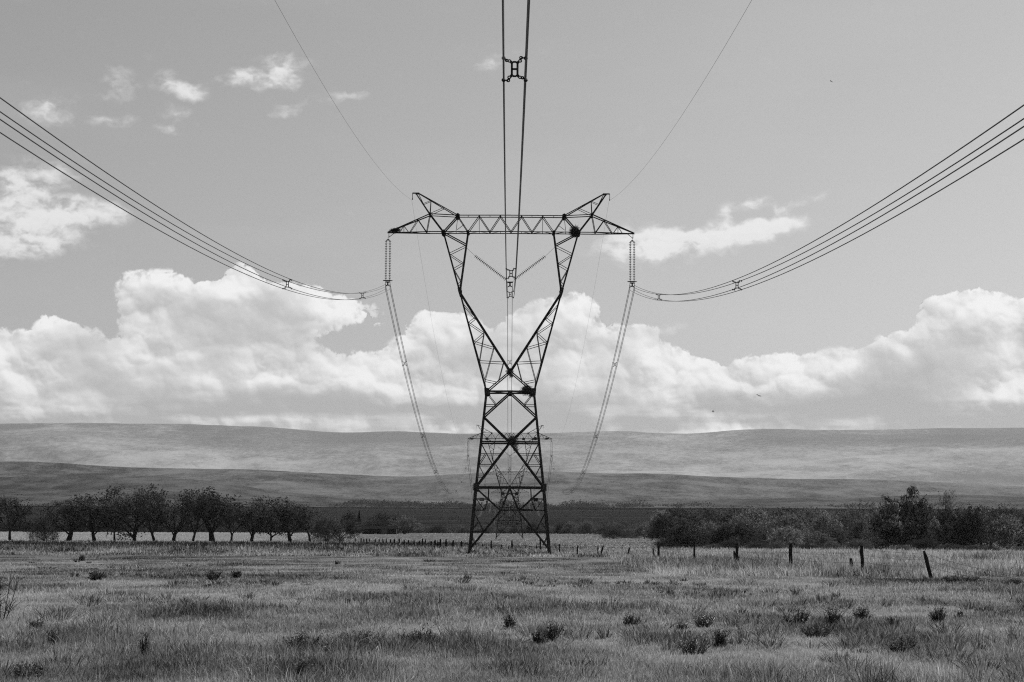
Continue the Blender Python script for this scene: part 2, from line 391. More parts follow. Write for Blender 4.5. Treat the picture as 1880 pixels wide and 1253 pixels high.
def leafm(name, a, bb, trans=.3, nsc=.6):
    m = bpy.data.materials.new(name); m.use_nodes = True; M = NT(m.node_tree); M.n.clear()
    tc = M.add('ShaderNodeTexCoord').outputs['Object']
    oi = M.add('ShaderNodeObjectInfo').outputs['Random']
    nz = M.noise(tc, nsc, 5, .75); v = M.smooth(nz, .38, .62, a, bb)
    v = M.m('MULTIPLY', v, M.smooth(oi, 0, 1, .75, 1.3, mode='LINEAR'))
    c = M.add('ShaderNodeCombineColor')
    for i in range(3): M.l.new(v, c.inputs[i])
    d = M.add('ShaderNodeBsdfDiffuse'); t = M.add('ShaderNodeBsdfTranslucent'); mx = M.add('ShaderNodeMixShader')
    M.l.new(c.outputs[0], d.inputs[0]); M.l.new(c.outputs[0], t.inputs[0]); mx.inputs[0].default_value = trans
    M.l.new(d.outputs[0], mx.inputs[1]); M.l.new(t.outputs[0], mx.inputs[2])
    o = M.add('ShaderNodeOutputMaterial'); M.l.new(mx.outputs[0], o.inputs[0]); return m
LEAF = leafm('leaves_grey_green', .015, .26, .3, 1.6)
LEAFD = leafm('leaves_dark', .010, .13, .3, 1.6)
LEAFP = leafm('leaves_pale', .02, .38, .35, 1.6)
HERB = leafm('herb_stems', .03, .16, .4, 6)
HERBM = leafm('shrub_leaves', .03, .24, .4, 8)
HERBL = leafm('herb_leaves', .03, .24, .4, 8)
FLOWER = leafm('white_blossom', .55, .8, .4, 4)
SCRUBM = leafm('far_scrub', .008, .06, .15, .03)

def tone_shader(name, rough, grass):
    m = bpy.data.materials.new(name); m.use_nodes = True; M = NT(m.node_tree); M.n.clear()
    at = M.add('ShaderNodeAttribute'); at.attribute_name = 'tone'
    tc = M.add('ShaderNodeTexCoord').outputs['Object']
    if grass:
        fine = M.noise(tc, 6.0, 3, .6)
        t = M.m('ADD', at.outputs['Fac'], M.m('MULTIPLY', M.m('SUBTRACT', fine, .5), .5))
        v = M.smooth(t, -.15, 1.30, .03, .60, mode='LINEAR')
    else:
        f1 = M.noise(tc, 2.3, 6, .7); f2 = M.noise(tc, .05, 6, .7)
        t = M.m('ADD', at.outputs['Fac'], M.m('ADD', M.m('MULTIPLY', M.m('SUBTRACT', f1, .5), .7), M.m('MULTIPLY', M.m('SUBTRACT', f2, .5), .3)))
        v = M.smooth(t, -.1, 1.2, .012, .24, mode='LINEAR')
    c = M.add('ShaderNodeCombineColor')
    for i in range(3): M.l.new(v, c.inputs[i])
    d = M.add('ShaderNodeBsdfDiffuse'); M.l.new(c.outputs[0], d.inputs[0])
    o = M.add('ShaderNodeOutputMaterial')
    if grass:
        tr = M.add('ShaderNodeBsdfTranslucent'); M.l.new(c.outputs[0], tr.inputs[0]); mx = M.add('ShaderNodeMixShader'); mx.inputs[0].default_value = .4
        M.l.new(d.outputs[0], mx.inputs[1]); M.l.new(tr.outputs[0], mx.inputs[2]); M.l.new(mx.outputs[0], o.inputs[0])
    else: M.l.new(d.outputs[0], o.inputs[0])
    return m
GROUNDM = tone_shader('field_soil_and_thatch', .95, False)
GRASSM = tone_shader('grass_blades', .6, True)
def hillm(name, a, bb, scale, stripes, forest_shade=None):
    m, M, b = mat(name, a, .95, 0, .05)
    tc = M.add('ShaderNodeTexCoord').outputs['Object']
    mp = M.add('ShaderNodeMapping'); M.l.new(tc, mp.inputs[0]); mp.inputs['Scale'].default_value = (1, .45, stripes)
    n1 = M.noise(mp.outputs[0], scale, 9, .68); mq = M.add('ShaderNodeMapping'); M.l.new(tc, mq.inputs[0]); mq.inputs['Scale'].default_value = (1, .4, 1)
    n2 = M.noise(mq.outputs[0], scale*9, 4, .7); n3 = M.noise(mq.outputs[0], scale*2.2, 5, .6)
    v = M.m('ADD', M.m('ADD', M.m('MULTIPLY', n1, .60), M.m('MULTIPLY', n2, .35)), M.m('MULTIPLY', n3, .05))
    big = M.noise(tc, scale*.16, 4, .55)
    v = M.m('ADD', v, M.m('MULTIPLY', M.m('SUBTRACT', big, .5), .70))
    if forest_shade:                                              # cloud shadow painted into the colour of the wooded heights
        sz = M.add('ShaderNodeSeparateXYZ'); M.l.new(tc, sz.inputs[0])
        f = M.smooth(M.m('ADD', sz.outputs[2], M.m('MULTIPLY', M.m('SUBTRACT', n1, .5), 500)), forest_shade[0], forest_shade[1]); v = M.m('SUBTRACT', v, M.m('MULTIPLY', f, .10))
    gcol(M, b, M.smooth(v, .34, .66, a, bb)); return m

# ------------------------------------------------------------------ ground sheet
def spaced(lo, hi, n, k):
    t = np.linspace(-1, 1, n); x = np.sinh(t*k)/math.sinh(k); return np.where(x < 0, -x*lo, x*hi)
ys = np.concatenate([np.linspace(-2500, -60, 22), np.linspace(-50, 20, 18), np.geomspace(22, 9000, 440)])
xs = spaced(-7500, 7500, 361, 7.2)
XX, YY = np.meshgrid(xs, ys); ZZ = ground_z(XX, YY)
tn = np.where(YY < 960, tone(XX, YY), plain_tone(XX, YY))
ny, nx = XX.shape; idx = np.arange(ny*nx).reshape(ny, nx)
FF = np.stack([idx[:-1, :-1], idx[:-1, 1:], idx[1:, 1:], idx[1:, :-1]], -1).reshape(-1, 4)
gr = link('ground', np_mesh('ground', np.stack([XX, YY, ZZ], -1).reshape(-1, 3), FF, 4, GROUNDM, {'tone': tn.ravel()}, True)); tag(gr, kind='structure')

# ------------------------------------------------------------------ hills and mountains
def ridge(name, Yc, crest, depth_front, depth_back, mat_, rough_amp, seed, zfoot=None, nx=420, nyf=70):
    cx_ = np.array([c[0] for c in crest], float); cy_ = np.array([c[1] for c in crest], float)
    pxs = np.linspace(cx_[0], cx_[-1], nx)
    k = np.ones(9)/9; yy = np.interp(pxs, cx_, cy_); yy = np.convolve(np.pad(yy, 4, 'edge'), k, 'valid')
    pts = [at_y(px, py, Yc) for px, py in zip(pxs, yy)]
    X0 = np.array([p.x for p in pts]); Zc = np.array([p.z for p in pts])
    t = np.concatenate([np.linspace(-1, 0, nyf), np.linspace(0, 1, 14)[1:]])
    foot = zz(5200, 934)-6 if zfoot is None else zfoot
    T, XI = np.meshgrid(t, X0, indexing='ij'); ZC = np.broadcast_to(Zc, T.shape)
    Y = Yc+np.where(T < 0, T*depth_front, T*depth_back)
    X = XI*(1+np.where(T < 0, 0, 0)*T)
    s = 1-np.abs(T); prof = np.where(T < 0, s**1.25*.75+.25*s, s**1.5)
    L = depth_front
    wx = X+L*.25*(fbm(X/L*1.6, Y/L*1.6, 3, seed+5)-.5)
    rl = np.abs(fbm(wx/L*2.6, Y/L*1.5+5, 5, seed, .55)-.5)*2                    # spurs and gullies
    hump = (fbm(X/L*1.3, Y/L*2.2, 3, seed+9)-.5)
    H = ZC-foot
    env = np.sin(np.clip(s, 0, 1)*PI)
    Z = foot+H*(prof+env*(rl-.25)*rough_amp+env*hump*rough_amp*.8)
    Z = np.minimum(Z, ZC+np.where(T < 0, T*0, 0)) + (fbm(X/L*40, Y/L*40, 3, seed+3)-.5)*H*.012
    n0, n1 = X.shape; idx = np.arange(n0*n1).reshape(n0, n1)
    FFh = np.stack([idx[:-1, :-1], idx[:-1, 1:], idx[1:, 1:], idx[1:, :-1]], -1).reshape(-1, 4)
    o = link(name, np_mesh(name, np.stack([X, Y, Z], -1).reshape(-1, 3), FFh, 4, mat_, None, True)); tag(o, kind='structure')
    return o
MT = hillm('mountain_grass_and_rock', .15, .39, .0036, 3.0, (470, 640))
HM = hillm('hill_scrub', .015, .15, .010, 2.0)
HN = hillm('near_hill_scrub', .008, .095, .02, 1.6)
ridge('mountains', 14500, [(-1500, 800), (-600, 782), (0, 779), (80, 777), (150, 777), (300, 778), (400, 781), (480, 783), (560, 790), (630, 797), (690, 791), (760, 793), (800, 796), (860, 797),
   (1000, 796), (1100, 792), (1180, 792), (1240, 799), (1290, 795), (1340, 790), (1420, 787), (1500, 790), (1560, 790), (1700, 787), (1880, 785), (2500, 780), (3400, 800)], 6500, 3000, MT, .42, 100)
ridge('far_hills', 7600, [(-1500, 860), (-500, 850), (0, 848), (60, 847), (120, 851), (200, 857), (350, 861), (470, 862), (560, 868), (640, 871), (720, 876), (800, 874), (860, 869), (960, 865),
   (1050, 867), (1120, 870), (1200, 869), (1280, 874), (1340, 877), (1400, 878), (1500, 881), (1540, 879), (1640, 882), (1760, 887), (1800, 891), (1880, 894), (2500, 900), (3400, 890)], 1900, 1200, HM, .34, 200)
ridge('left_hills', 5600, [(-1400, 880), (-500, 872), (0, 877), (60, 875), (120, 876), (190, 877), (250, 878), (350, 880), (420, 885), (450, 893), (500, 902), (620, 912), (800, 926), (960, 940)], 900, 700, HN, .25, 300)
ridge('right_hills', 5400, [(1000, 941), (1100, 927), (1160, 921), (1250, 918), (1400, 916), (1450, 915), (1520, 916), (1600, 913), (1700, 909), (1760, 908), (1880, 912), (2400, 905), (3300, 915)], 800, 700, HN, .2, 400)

# ------------------------------------------------------------------ transmission tower
TY = 219.0; CXP = 935.5
YS = [219.0, 646.0, 1086.0, 1440.0, 1850.0]
def line_x(Y): return float(np.interp(Y, [-250, 0, 46, 219, 646, 2000], [.5, .1, .03, at_y(CXP, 700, 219).x, at_y(936, 850, 646).x, at_y(936, 900, 646).x*2.6]))
def tower_x(Y): return line_x(Y)
TX = at_y(CXP, 1000, TY).x; TZ = gz(TX, TY)
def L_(px, py):                            # photo pixel of a left-half node -> local x, z (z above the tower foot)
    p = at_y(px, py, TY); return p.x-at_y(CXP, py, TY).x, p.z-TZ
ZW = L_(892, 720)[1]                       # waist level
def depth(z):
    ztop = L_(812, 428)[1]
    if z >= ztop: return 1.4
    if z >= ZW: return 1.4+(3.0-1.4)*(ztop-z)/(ztop-ZW)
    return 3.0+(6.4-3.0)*(ZW-z)/ZW
def build_tower(cut=0.0):
    def zr(z): return z if z >= ZW else ZW+(z-ZW)*(ZW-cut)/ZW
    def pt(px, py, side, face, w=None):
        x, z = L_(px, py); d = depth(z) if w is None else w
        return Vector((x*side*-1 if False else (x if side < 0 else -x), face*d/2, zr(z)))
    root = empty('transmission_tower')
    def bars(m, segs, w, sides=(-1, 1), faces=(-1, 1), dp=None):
        for (a, b) in segs:
            for s in sides:
                for f in faces: m.angle(pt(*a, s, f, dp), pt(*b, s, f, dp), w, flip=f)
    # four corner legs
    for s in (-1, 1):
        for f in (-1, 1):
            m = MB(); x, z = L_(862, 1012)
            m.angle(pt(892, 720, s, f), pt(873.5, 895, s, f), .165, f*s)
            m.angle(pt(873.5, 895, s, f), Vector(((x if s < 0 else -x), f*3.2, cut)), .215, f*s)
            m.plate([pt(873.5, 895, s, f)+Vector((dx, f*.14, dz)) for dx, dz in ((-.22, -.35), (.22, -.35), (.25, .3), (-.2, .3))], .03)
            lg = m.build('leg', STEEL, root)
            b = MB(); b.box((x if s < 0 else -x, f*3.2, cut-.25), (.7, .7, .8)); b.build('footing', CONC, lg)
    # body bracing
    m = MB()
    main = [((935.5, 722), (887, 766)), ((887, 766), (935.5, 813)), ((935.5, 813), (874, 894)), ((935.5, 897), (919, 938)), ((874, 897), (919, 938)), ((919, 938), (862.5, 1009))]
    bars(m, main, .12)
    bars(m, [((882, 813), (935.5, 813)), ((873.5, 895.5), (935.5, 895.5))], .14)
    thin = [((896, 726), (910, 744)), ((890, 745), (911, 745)), ((883, 815), (904, 854.5)), ((878, 854.6), (904, 854.6)), ((879.5, 855.5), (889.5, 876)), ((880, 834.3), (893, 834.3)),
            ((890.6, 835), (879, 853)), ((876, 875.5), (890, 875.5)), ((868.5, 937), (889, 937)), ((919, 937), (935.5, 937)), ((874, 916), (889, 937)), ((872, 916.5), (899, 916.5)), ((897, 897), (896, 916)), ((896, 916), (889, 937)),
            ((870, 941), (888, 976)), ((865.5, 976.5), (888, 976.5)), ((878, 959), (865.5, 975)), ((864.5, 981), (873, 999)), ((863.2, 999.5), (874, 999.5))]
    bars(m, thin, .06)
    bars(m, [((893, 834.3), (919, 834.3))], .05)
    # side faces (seen edge on) and level frames
    lv = [(892, 720), (887, 766), (882, 813), (878, 854.6), (873.5, 895.5), (868.5, 937), (865.5, 976.5), (862.5, 1009)]
    for s in (-1, 1):
        for i in range(len(lv)-1):
            a, b = lv[i], lv[i+1]; f = 1 if i % 2 else -1
            m.angle(pt(*a, s, f), pt(*b, s, -f), .09); 
            if i: m.angle(pt(*a, s, -1), pt(*a, s, 1), .07)
    for q in ((935.5, 813), (935.5, 895.5)): m.angle(pt(*q, -1, -1), pt(*q, -1, 1), .08)
    bars(m, [((904, 854.6), (904, 854.6+.01))], .1)
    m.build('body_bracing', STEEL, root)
    # waist frame
    m = MB(); bars(m, [((892, 720.5), (935.5, 720.5))], .15)
    for s in (-1, 1):
        m.angle(pt(892, 720.5, s, -1), pt(892, 720.5, s, 1), .12)
        m.angle(pt(892, 720.5, s, -1), pt(935.5, 720.5, s, 1), .07)
        for f in (-1, 1): m.plate([pt(x, y, s, f)+Vector((0, f*.11, 0)) for x, y in ((888, 714), (897, 715), (899, 725), (889, 728))], .03)
    for f in (-1, 1): m.plate([pt(x, y, -1, f)+Vector((0, f*.11, 0)) for x, y in ((930, 719), (941, 719), (938, 726), (933, 726))], .03)
    m.build('waist_frame', STEEL, root)
    # fork arms (the Y)
    for s in (-1, 1):
        m = MB(); ss = (s,)
        bars(m, [((812, 428), (842.3, 537)), ((842.3, 537), (892, 720))], .14, ss)
        bars(m, [((857, 428), (842.3, 537)), ((842.3, 537), (935.5, 683))], .13, ss)
        bars(m, [((935.5, 683), (893, 719))], .10, ss)
        bars(m, [((812, 428), (854, 450.5))], .10, ss)
        bars(m, [((853.5, 452), (823, 467)), ((823, 468), (848.5, 485)), ((848.5, 485), (831, 495)), ((831, 495), (844.5, 518)), ((844.5, 518), (839, 524)),
                 ((848.5, 560), (870.5, 585)), ((870.5, 585), (859, 594)), ((859, 594), (887, 613)), ((887, 613), (868.8, 629)), ((868.8, 629), (905, 640)),
                 ((879.4, 664.5), (923, 667)), ((889, 699), (912, 704))], .055, ss)
        bars(m, [((887, 613), (879, 664)), ((905, 640), (889, 699)), ((923, 667), (914, 701))], .055, ss)
        out = [(812, 428), (823, 467), (831, 495), (842.3, 537), (859, 594), (868.8, 629), (879.4, 664.5), (889, 699), (892, 720)]
        for i in range(len(out)-1): m.angle(pt(*out[i], s, -1 if i % 2 else 1), pt(*out[i+1], s, 1 if i % 2 else -1), .05)
        for q in out[1:]+[(870.5, 585), (887, 613), (905, 640), (923, 667)]: m.angle(pt(*q, s, -1), pt(*q, s, 1), .05)
        for f in (-1, 1):
            m.plate([pt(x, y, s, f)+Vector((0, f*.09, 0)) for x, y in ((838, 531), (846, 531), (845.5, 543), (842, 544))], .03)
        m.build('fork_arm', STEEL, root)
    # crossarm beam
    m = MB()
    bars(m, [((787, 427.3), (935.5, 427.3)), ((838, 397.3), (935.5, 397.3)), ((787, 394.5), (838, 397.3))], .08)
    bars(m, [((857, 427), (877.5, 398)), ((877.5, 398), (897, 427)), ((897, 427), (916, 398)), ((916, 398), (935.5, 427)), ((838, 398), (857, 427))], .065)
    bars(m, [((787, 394.5), (812, 427))], .09); bars(m, [((838, 398), (812, 427))], .11)
    bars(m, [((877.5, 398), (877.5, 427)), ((838, 402), (835, 427)), ((837, 424), (849, 415))], .045, faces=(-1,))
    nb = [812, 835, 857, 877.5, 897, 916]
    for s in (-1, 1):
        for q in [(x, 427.3) for x in nb]+[(x, 397.3) for x in nb[2:]+[838]]: m.angle(pt(*q, s, -1), pt(*q, s, 1), .05)
        for i in range(len(nb)-1): m.angle(pt(nb[i], 427.3, s, -1 if i % 2 else 1), pt(nb[i+1], 427.3, s, 1 if i % 2 else -1), .045)
    # tapering cantilevers out to the tips
    def tp(px, py, s, f): return pt(px, py, s, f, max(.10, 1.4*(px-709)/78.))
    for s in (-1, 1):
        for f in (-1, 1):
            for a, b, w in (((787, 427.3), (709, 427.6), .09), ((787, 394.5), (709, 427.0), .10), ((787, 395), (781, 427.3), .06), ((765, 404), (781, 427.3), .06), ((765, 404), (750, 427.3), .055),
                            ((739, 415), (748, 427.3), .04), ((739, 415), (739, 427), .035), ((731, 427), (739, 415), .035)):
                m.angle(tp(*a, s, f), tp(*b, s, f), w, f)
        for q in ((781, 427.3), (750, 427.3), (765, 404), (731, 427.3)): m.angle(tp(*q, s, -1), tp(*q, s, 1), .045)
        m.angle(tp(781, 427.3, s, -1), tp(750, 427.3, s, 1), .04); m.angle(tp(709, 427.6, s, -1), tp(709, 427.6, s, 1), .08)
        t = tp(711.5, 428, s, -1); t.y = 0
        m.tube([t, t+Vector((0, 0, -.42))], .03, 5); t2 = tp(722, 428, s, 1); t2.y = 0
        m.tube([t2, t+Vector((0, 0, -.40))], .03, 5)
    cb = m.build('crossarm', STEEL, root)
    for s in (-1, 1):
        for f in (-1, 1):
            for x, y, r in ((838, 398, .21), (812, 428.5, .22), (857, 428, .16), (787, 395, .14)):
                m = MB(); c = pt(x, y, s, f)+Vector((0, f*.075, 0))
                m.plate([c+Vector((r*math.cos(a+.4), 0, r*1.15*math.sin(a+.4))) for a in np.linspace(0, 2*PI, 7)[:-1]], .03)
                m.build('gusset_plate', RUST, cb)
    # earth wire peaks
    for s in (-1, 1):
        m = MB(); ss = (s,)
        def kp(px, py, f): return pt(px, py, s, f, .25+1.15*min(1, (py-355)/40))
        for f in (-1, 1):
            for a, b, w in (((761, 355.5), (787, 394), .085), ((766, 355.5), (838, 397), .085), ((788.5, 369.5), (775, 375), .045), ((788.5, 369.5), (787, 394), .055), ((812, 383), (787, 394), .05), ((766, 357), (775, 375), .045)):
                m.angle(kp(*a, f), kp(*b, f), w, f)
        for q in ((788.5, 369.5), (775, 375), (812, 383)): m.angle(kp(*q, -1), kp(*q, 1), .045)
        a = kp(754.5, 355, -1); b = kp(767, 355, -1); a.y = b.y = 0
        m.box(((a.x+b.x)/2, 0, a.z), (abs(a.x-b.x), .16, .10)); b2 = kp(760, 355, -1); b3 = kp(767, 355, -1)
        m.box(((b2.x+b3.x)/2, 0, a.z-.04), (abs(b2.x-b3.x), .3, .14))
        m.tube([a, a+Vector((0, 0, -.45))], .028, 5); m.lathe(a+Vector((0, 0, -.62)), [(.03, 0), (.05, .06), (.03, .18)], 6)
        m.build('earth_wire_peak', STEEL, root)
    # small plates on the lower body
    m = MB(); c = pt(885, 918, -1, -1); m.box((c.x, c.y-.10, c.z-.02), (.42, .03, .30)); m.build('sign_plate', PLATE_L, root)
    m = MB(); c = pt(888.5, 918, 1, -1); m.box((c.x, c.y-.10, c.z-.02), (.40, .03, .32)); m.build('sign_plate', PLATE_D, root)
    m = MB(); c = pt(904, 937.5, 1, -1); m.box((c.x, c.y-.10, c.z), (1.05, .04, .17)); m.angle(pt(868.5, 937, 1, -1), pt(919, 937, 1, -1), .06); m.build('step_board', PLATE_D, root)
    return root
def nest(rx, ry, rz, n=320, seed=1, droop=0):
    r = random.Random(seed); m = MB()
    m.lathe((0, 0, -rz*.62), [(rx*.25, 0), (rx*.58, rz*.3), (rx*.66, rz*.7), (rx*.55, rz*1.1), (rx*.2, rz*1.35)], 9)
    m.v = [(x+r.uniform(-.12, .12)*rx, y*ry/rx+r.uniform(-.12, .12)*ry, z+r.uniform(-.1, .1)*rz) for x, y, z in m.v]
    for i in range(n):
        d = Vector((r.gauss(0, 1), r.gauss(0, 1), r.gauss(0, 1))).normalized(); k = r.uniform(.45, .98)
        p = Vector((d.x*rx*k, d.y*ry*k, d.z*rz*k)); 
        if droop and r.random() < .25: p = Vector((rx*r.uniform(.3, .9), p.y, -rz*r.uniform(.6, 1+droop)))
        q = Vector((r.gauss(0, 1), r.gauss(0, 1), r.gauss(0, .6))).normalized()*r.uniform(.12, .24)
        m.tube([p-q, p+q*.9], [.012, .006], 3, cap=False)
    return m.mesh('bird_nest', NEST)

towers = []
t0 = build_tower(0.0); t0.location = (TX, TY, TZ)
tag(t0, 'tall lattice steel tower with Y-shaped neck, nearest and tallest in the line of towers', 'power pylon', 'lattice towers of the power line')
towers.append((t0, TZ))
# second tower: a shorter body, because the ground has risen there
ARM = L_(812, 427.5)[1]
x2 = tower_x(646); z2top = at_y(936, 806, 646).z; g2 = gz(x2, 646); base2 = z2top-ARM
t1 = build_tower(max(.2, g2-base2)); t1.location = (x2, 646, base2)
tag(t1, 'grey lattice tower seen through the legs of the big tower, second in the line', 'power pylon', 'lattice towers of the power line')
towers.append((t1, base2))
for Y, lab in ((YS[2], 'small faint lattice tower, third in the line, its crossarm framed by the big tower legs'),
               (YS[3], 'tiny lattice tower fourth in the line, beyond the third tower'), (YS[4], 'farthest tiny lattice tower, last in the line')):
    t = copy_tree(t0); zb = gz(tower_x(Y), Y); t.location = (tower_x(Y), Y, zb); tag(t, lab, 'power pylon', 'lattice towers of the power line'); towers.append((t, zb))

# nests
def put_nest(px, py, Y, rx, ry, rz, label, seed, droop=0, n=320, dy=0):
    p = at_y(px, py, Y); o = link('bird_nest', nest(rx, ry, rz, n, seed, droop), loc=(p.x, Y+dy, p.z)); o.rotation_euler = (0, random.uniform(-.2, .2), 0)
    tag(o, label, 'nest', 'stick nests on the towers')
put_nest(1055, 426, TY, .52, .7, .56, 'big round dark stick nest under the right end of the crossarm of the near tower', 1, n=520)
put_nest(726, 423.5, TY, .60, .25, .24, 'long flat stick nest on the left tip of the near tower crossarm', 2, n=240)
put_nest(935.5, 683, TY, .30, .6, .38, 'small stick nest where the two fork arms of the near tower meet', 3, .3, 260, -.3)
put_nest(967, 718, TY, .60, .8, .50, 'shaggy stick nest on the right corner of the near tower waist', 4, .2, 480, -.9)
put_nest(941, 811, TY, .52, .7, .52, 'ragged drooping stick nest in the middle of the near tower body', 5, .9, 480, -1.9)
for i, (x, y, rx, rz, lab) in enumerate([(894, 806, .6, .45, 'dark stick nest on the left half of the second tower crossarm'), (961, 806.5, .55, .45, 'dark stick nest right of centre on the second tower crossarm'),
      (866, 806, .8, .3, 'flat stick nest on the left tip of the second tower crossarm'), (1004, 806, .9, .35, 'flat stick nest on the right tip of the second tower crossarm'),
      (983, 806, .8, .55, 'stick nest behind the right leg of the near tower, on the second crossarm'),
      (923, 907, .8, .5, 'stick nest at the left corner of the second tower waist'), (948, 907, .7, .5, 'stick nest at the right corner of the second tower waist')]):
    put_nest(x, y, 646, rx, .6, rz, lab, 20+i, 0, 120)

# ------------------------------------------------------------------ insulators
HB = .215                                   # half spacing of the four-wire bundle
def string_mb(a, b, n=24, rr=.127):
    a = Vector(a); b = Vector(b); m = MB(); ax = (b-a); Ln = ax.length; ax.normalize(); st = Ln/n
    m.tube([a, b], .012, 5)
    for i in range(n): m.lathe(a+ax*(st*(i+.35)), [(.03, -.05), (.045, -.01), (rr*.95, .030), (rr*1.0, .045), (.035, .05)], 8, ax)
    return m
def side_insulator():
    r = empty('suspension_insulator'); Ls = 3.72
    for s in (-1, 1): string_mb((s*.175, 0, -.34), (s*.175, 0, -.34-Ls)).build('insulator_string', PORC, r)
    m = MB(); m.plate([(-.22, 0, -.33), (.22, 0, -.33), (.05, 0, -.2), (-.05, 0, -.2)], .05); m.tube([(0, 0, -.22), (0, 0, .02)], .022, 5); m.build('top_yoke', FIT, r)
    z = -.34-Ls
    m = MB(); m.plate([(-.22, 0, z-.02), (.22, 0, z-.02), (.24, 0, z-.1), (.06, 0, z-.14), (.06, 0, z-.32), (-.06, 0, z-.32), (-.06, 0, z-.14), (-.24, 0, z-.1)], .06)
    m.plate([(-.06, 0, z-.30), (.06, 0, z-.30), (.24, 0, z-.44), (.20, 0, z-.48), (0, 0, z-.40), (-.20, 0, z-.48), (-.24, 0, z-.44)], .06); m.build('bottom_yoke', FIT, r)
    m = MB(); k = 20
    m.tube([(.43*math.cos(2*PI*i/k), .30*math.sin(2*PI*i/k), z+.06) for i in range(k+1)], .022, 5); m.tube([(-.43, 0, z+.06), (.43, 0, z+.06)], .02, 5); m.build('grading_ring', FIT, r)
    zc = z-.50                                # centre of the bundle
    for sx_ in (-1, 1):
        for sz_ in (-1, 1):
            m = MB(); m.tube([(sx_*HB, -.16, zc+sz_*HB-.015), (sx_*HB, 0, zc+sz_*HB+.02), (sx_*HB, .16, zc+sz_*HB-.015)], [.02, .045, .02], 6)
            m.tube([(sx_*HB, 0, zc+sz_*HB), (sx_*.21, 0, z-.08 if sz_ > 0 else z-.45)], .02, 5); m.build('clamp', FIT, r)
    return r, zc
def v_insulator():
    """two strings in a V, hung inside the window of the tower; local origin is the centre of the crossarm underside"""
    r = empty('v_insulator')
    def lp(px, py): p = at_y(px, py, TY); return Vector((p.x-TX, 0, p.z-TZ-ARM))
    yk = lp(935.5, 517); 
    for s in (-1, 1):
        a, b, c = lp(853.5, 451), lp(873, 470), lp(930.5, 514)
        if s > 0: a.x *= -1; b.x *= -1; c.x *= -1
        m = MB(); m.tube([a, b], .011, 5); m.build('link_rod', FIT, r)
        string_mb(b, c, 22, .175).build('insulator_string', PORC, r)
    m = MB(); z = yk.z
    m.plate([(-.32, 0, z+.10), (-.25, 0, z-.02), (.25, 0, z-.02), (.32, 0, z+.10), (.28, 0, z-.12), (.07, 0, z-.16), (.07, 0, z-.38), (.25, 0, z-.50), (.2, 0, z-.54), (0, 0, z-.46), (-.2, 0, z-.54), (-.25, 0, z-.50), (-.07, 0, z-.38), (-.07, 0, z-.16), (-.28, 0, z-.12)], .06)
    m.build('yoke', FIT, r); zc = z-.34
    for sx_ in (-1, 1):
        for sz_ in (-1, 1):
            m = MB(); m.tube([(sx_*HB, -.16, zc+sz_*HB-.015), (sx_*HB, 0, zc+sz_*HB+.02), (sx_*HB, .16, zc+sz_*HB-.015)], [.02, .045, .02], 6)
            m.tube([(sx_*HB, 0, zc+sz_*HB), (sx_*.22, 0, z-.1 if sz_ > 0 else z-.5)], .02, 5); m.build('clamp', FIT, r)
    return r, zc
si, zc_s = side_insulator(); vi, zc_v = v_insulator()
TIPX = abs(L_(711.5, 428)[0]); ORD = ['nearest', 'second', 'third', 'fourth', 'farthest']
clampz = []
for i, ((t, zb), Y) in enumerate(zip(towers, YS)):
    x = tower_x(Y); za = zb+ARM
    for s, nm in ((-1, 'left'), (1, 'right')):
        o = si if (i == 0 and s < 0) else copy_tree(si)
        o.location = (x+s*TIPX, Y, za-.42)
        tag(o, f'double string of insulator discs hanging from the {nm} end of the {ORD[i]} tower crossarm', 'insulator', 'insulator strings on the towers')
    o = vi if i == 0 else copy_tree(vi); o.location = (x, Y, za)
    tag(o, f'V-shaped pair of insulator strings in the middle window of the {ORD[i]} tower', 'insulator', 'insulator strings on the towers')
    clampz.append((za-.42+zc_s, za+zc_v))

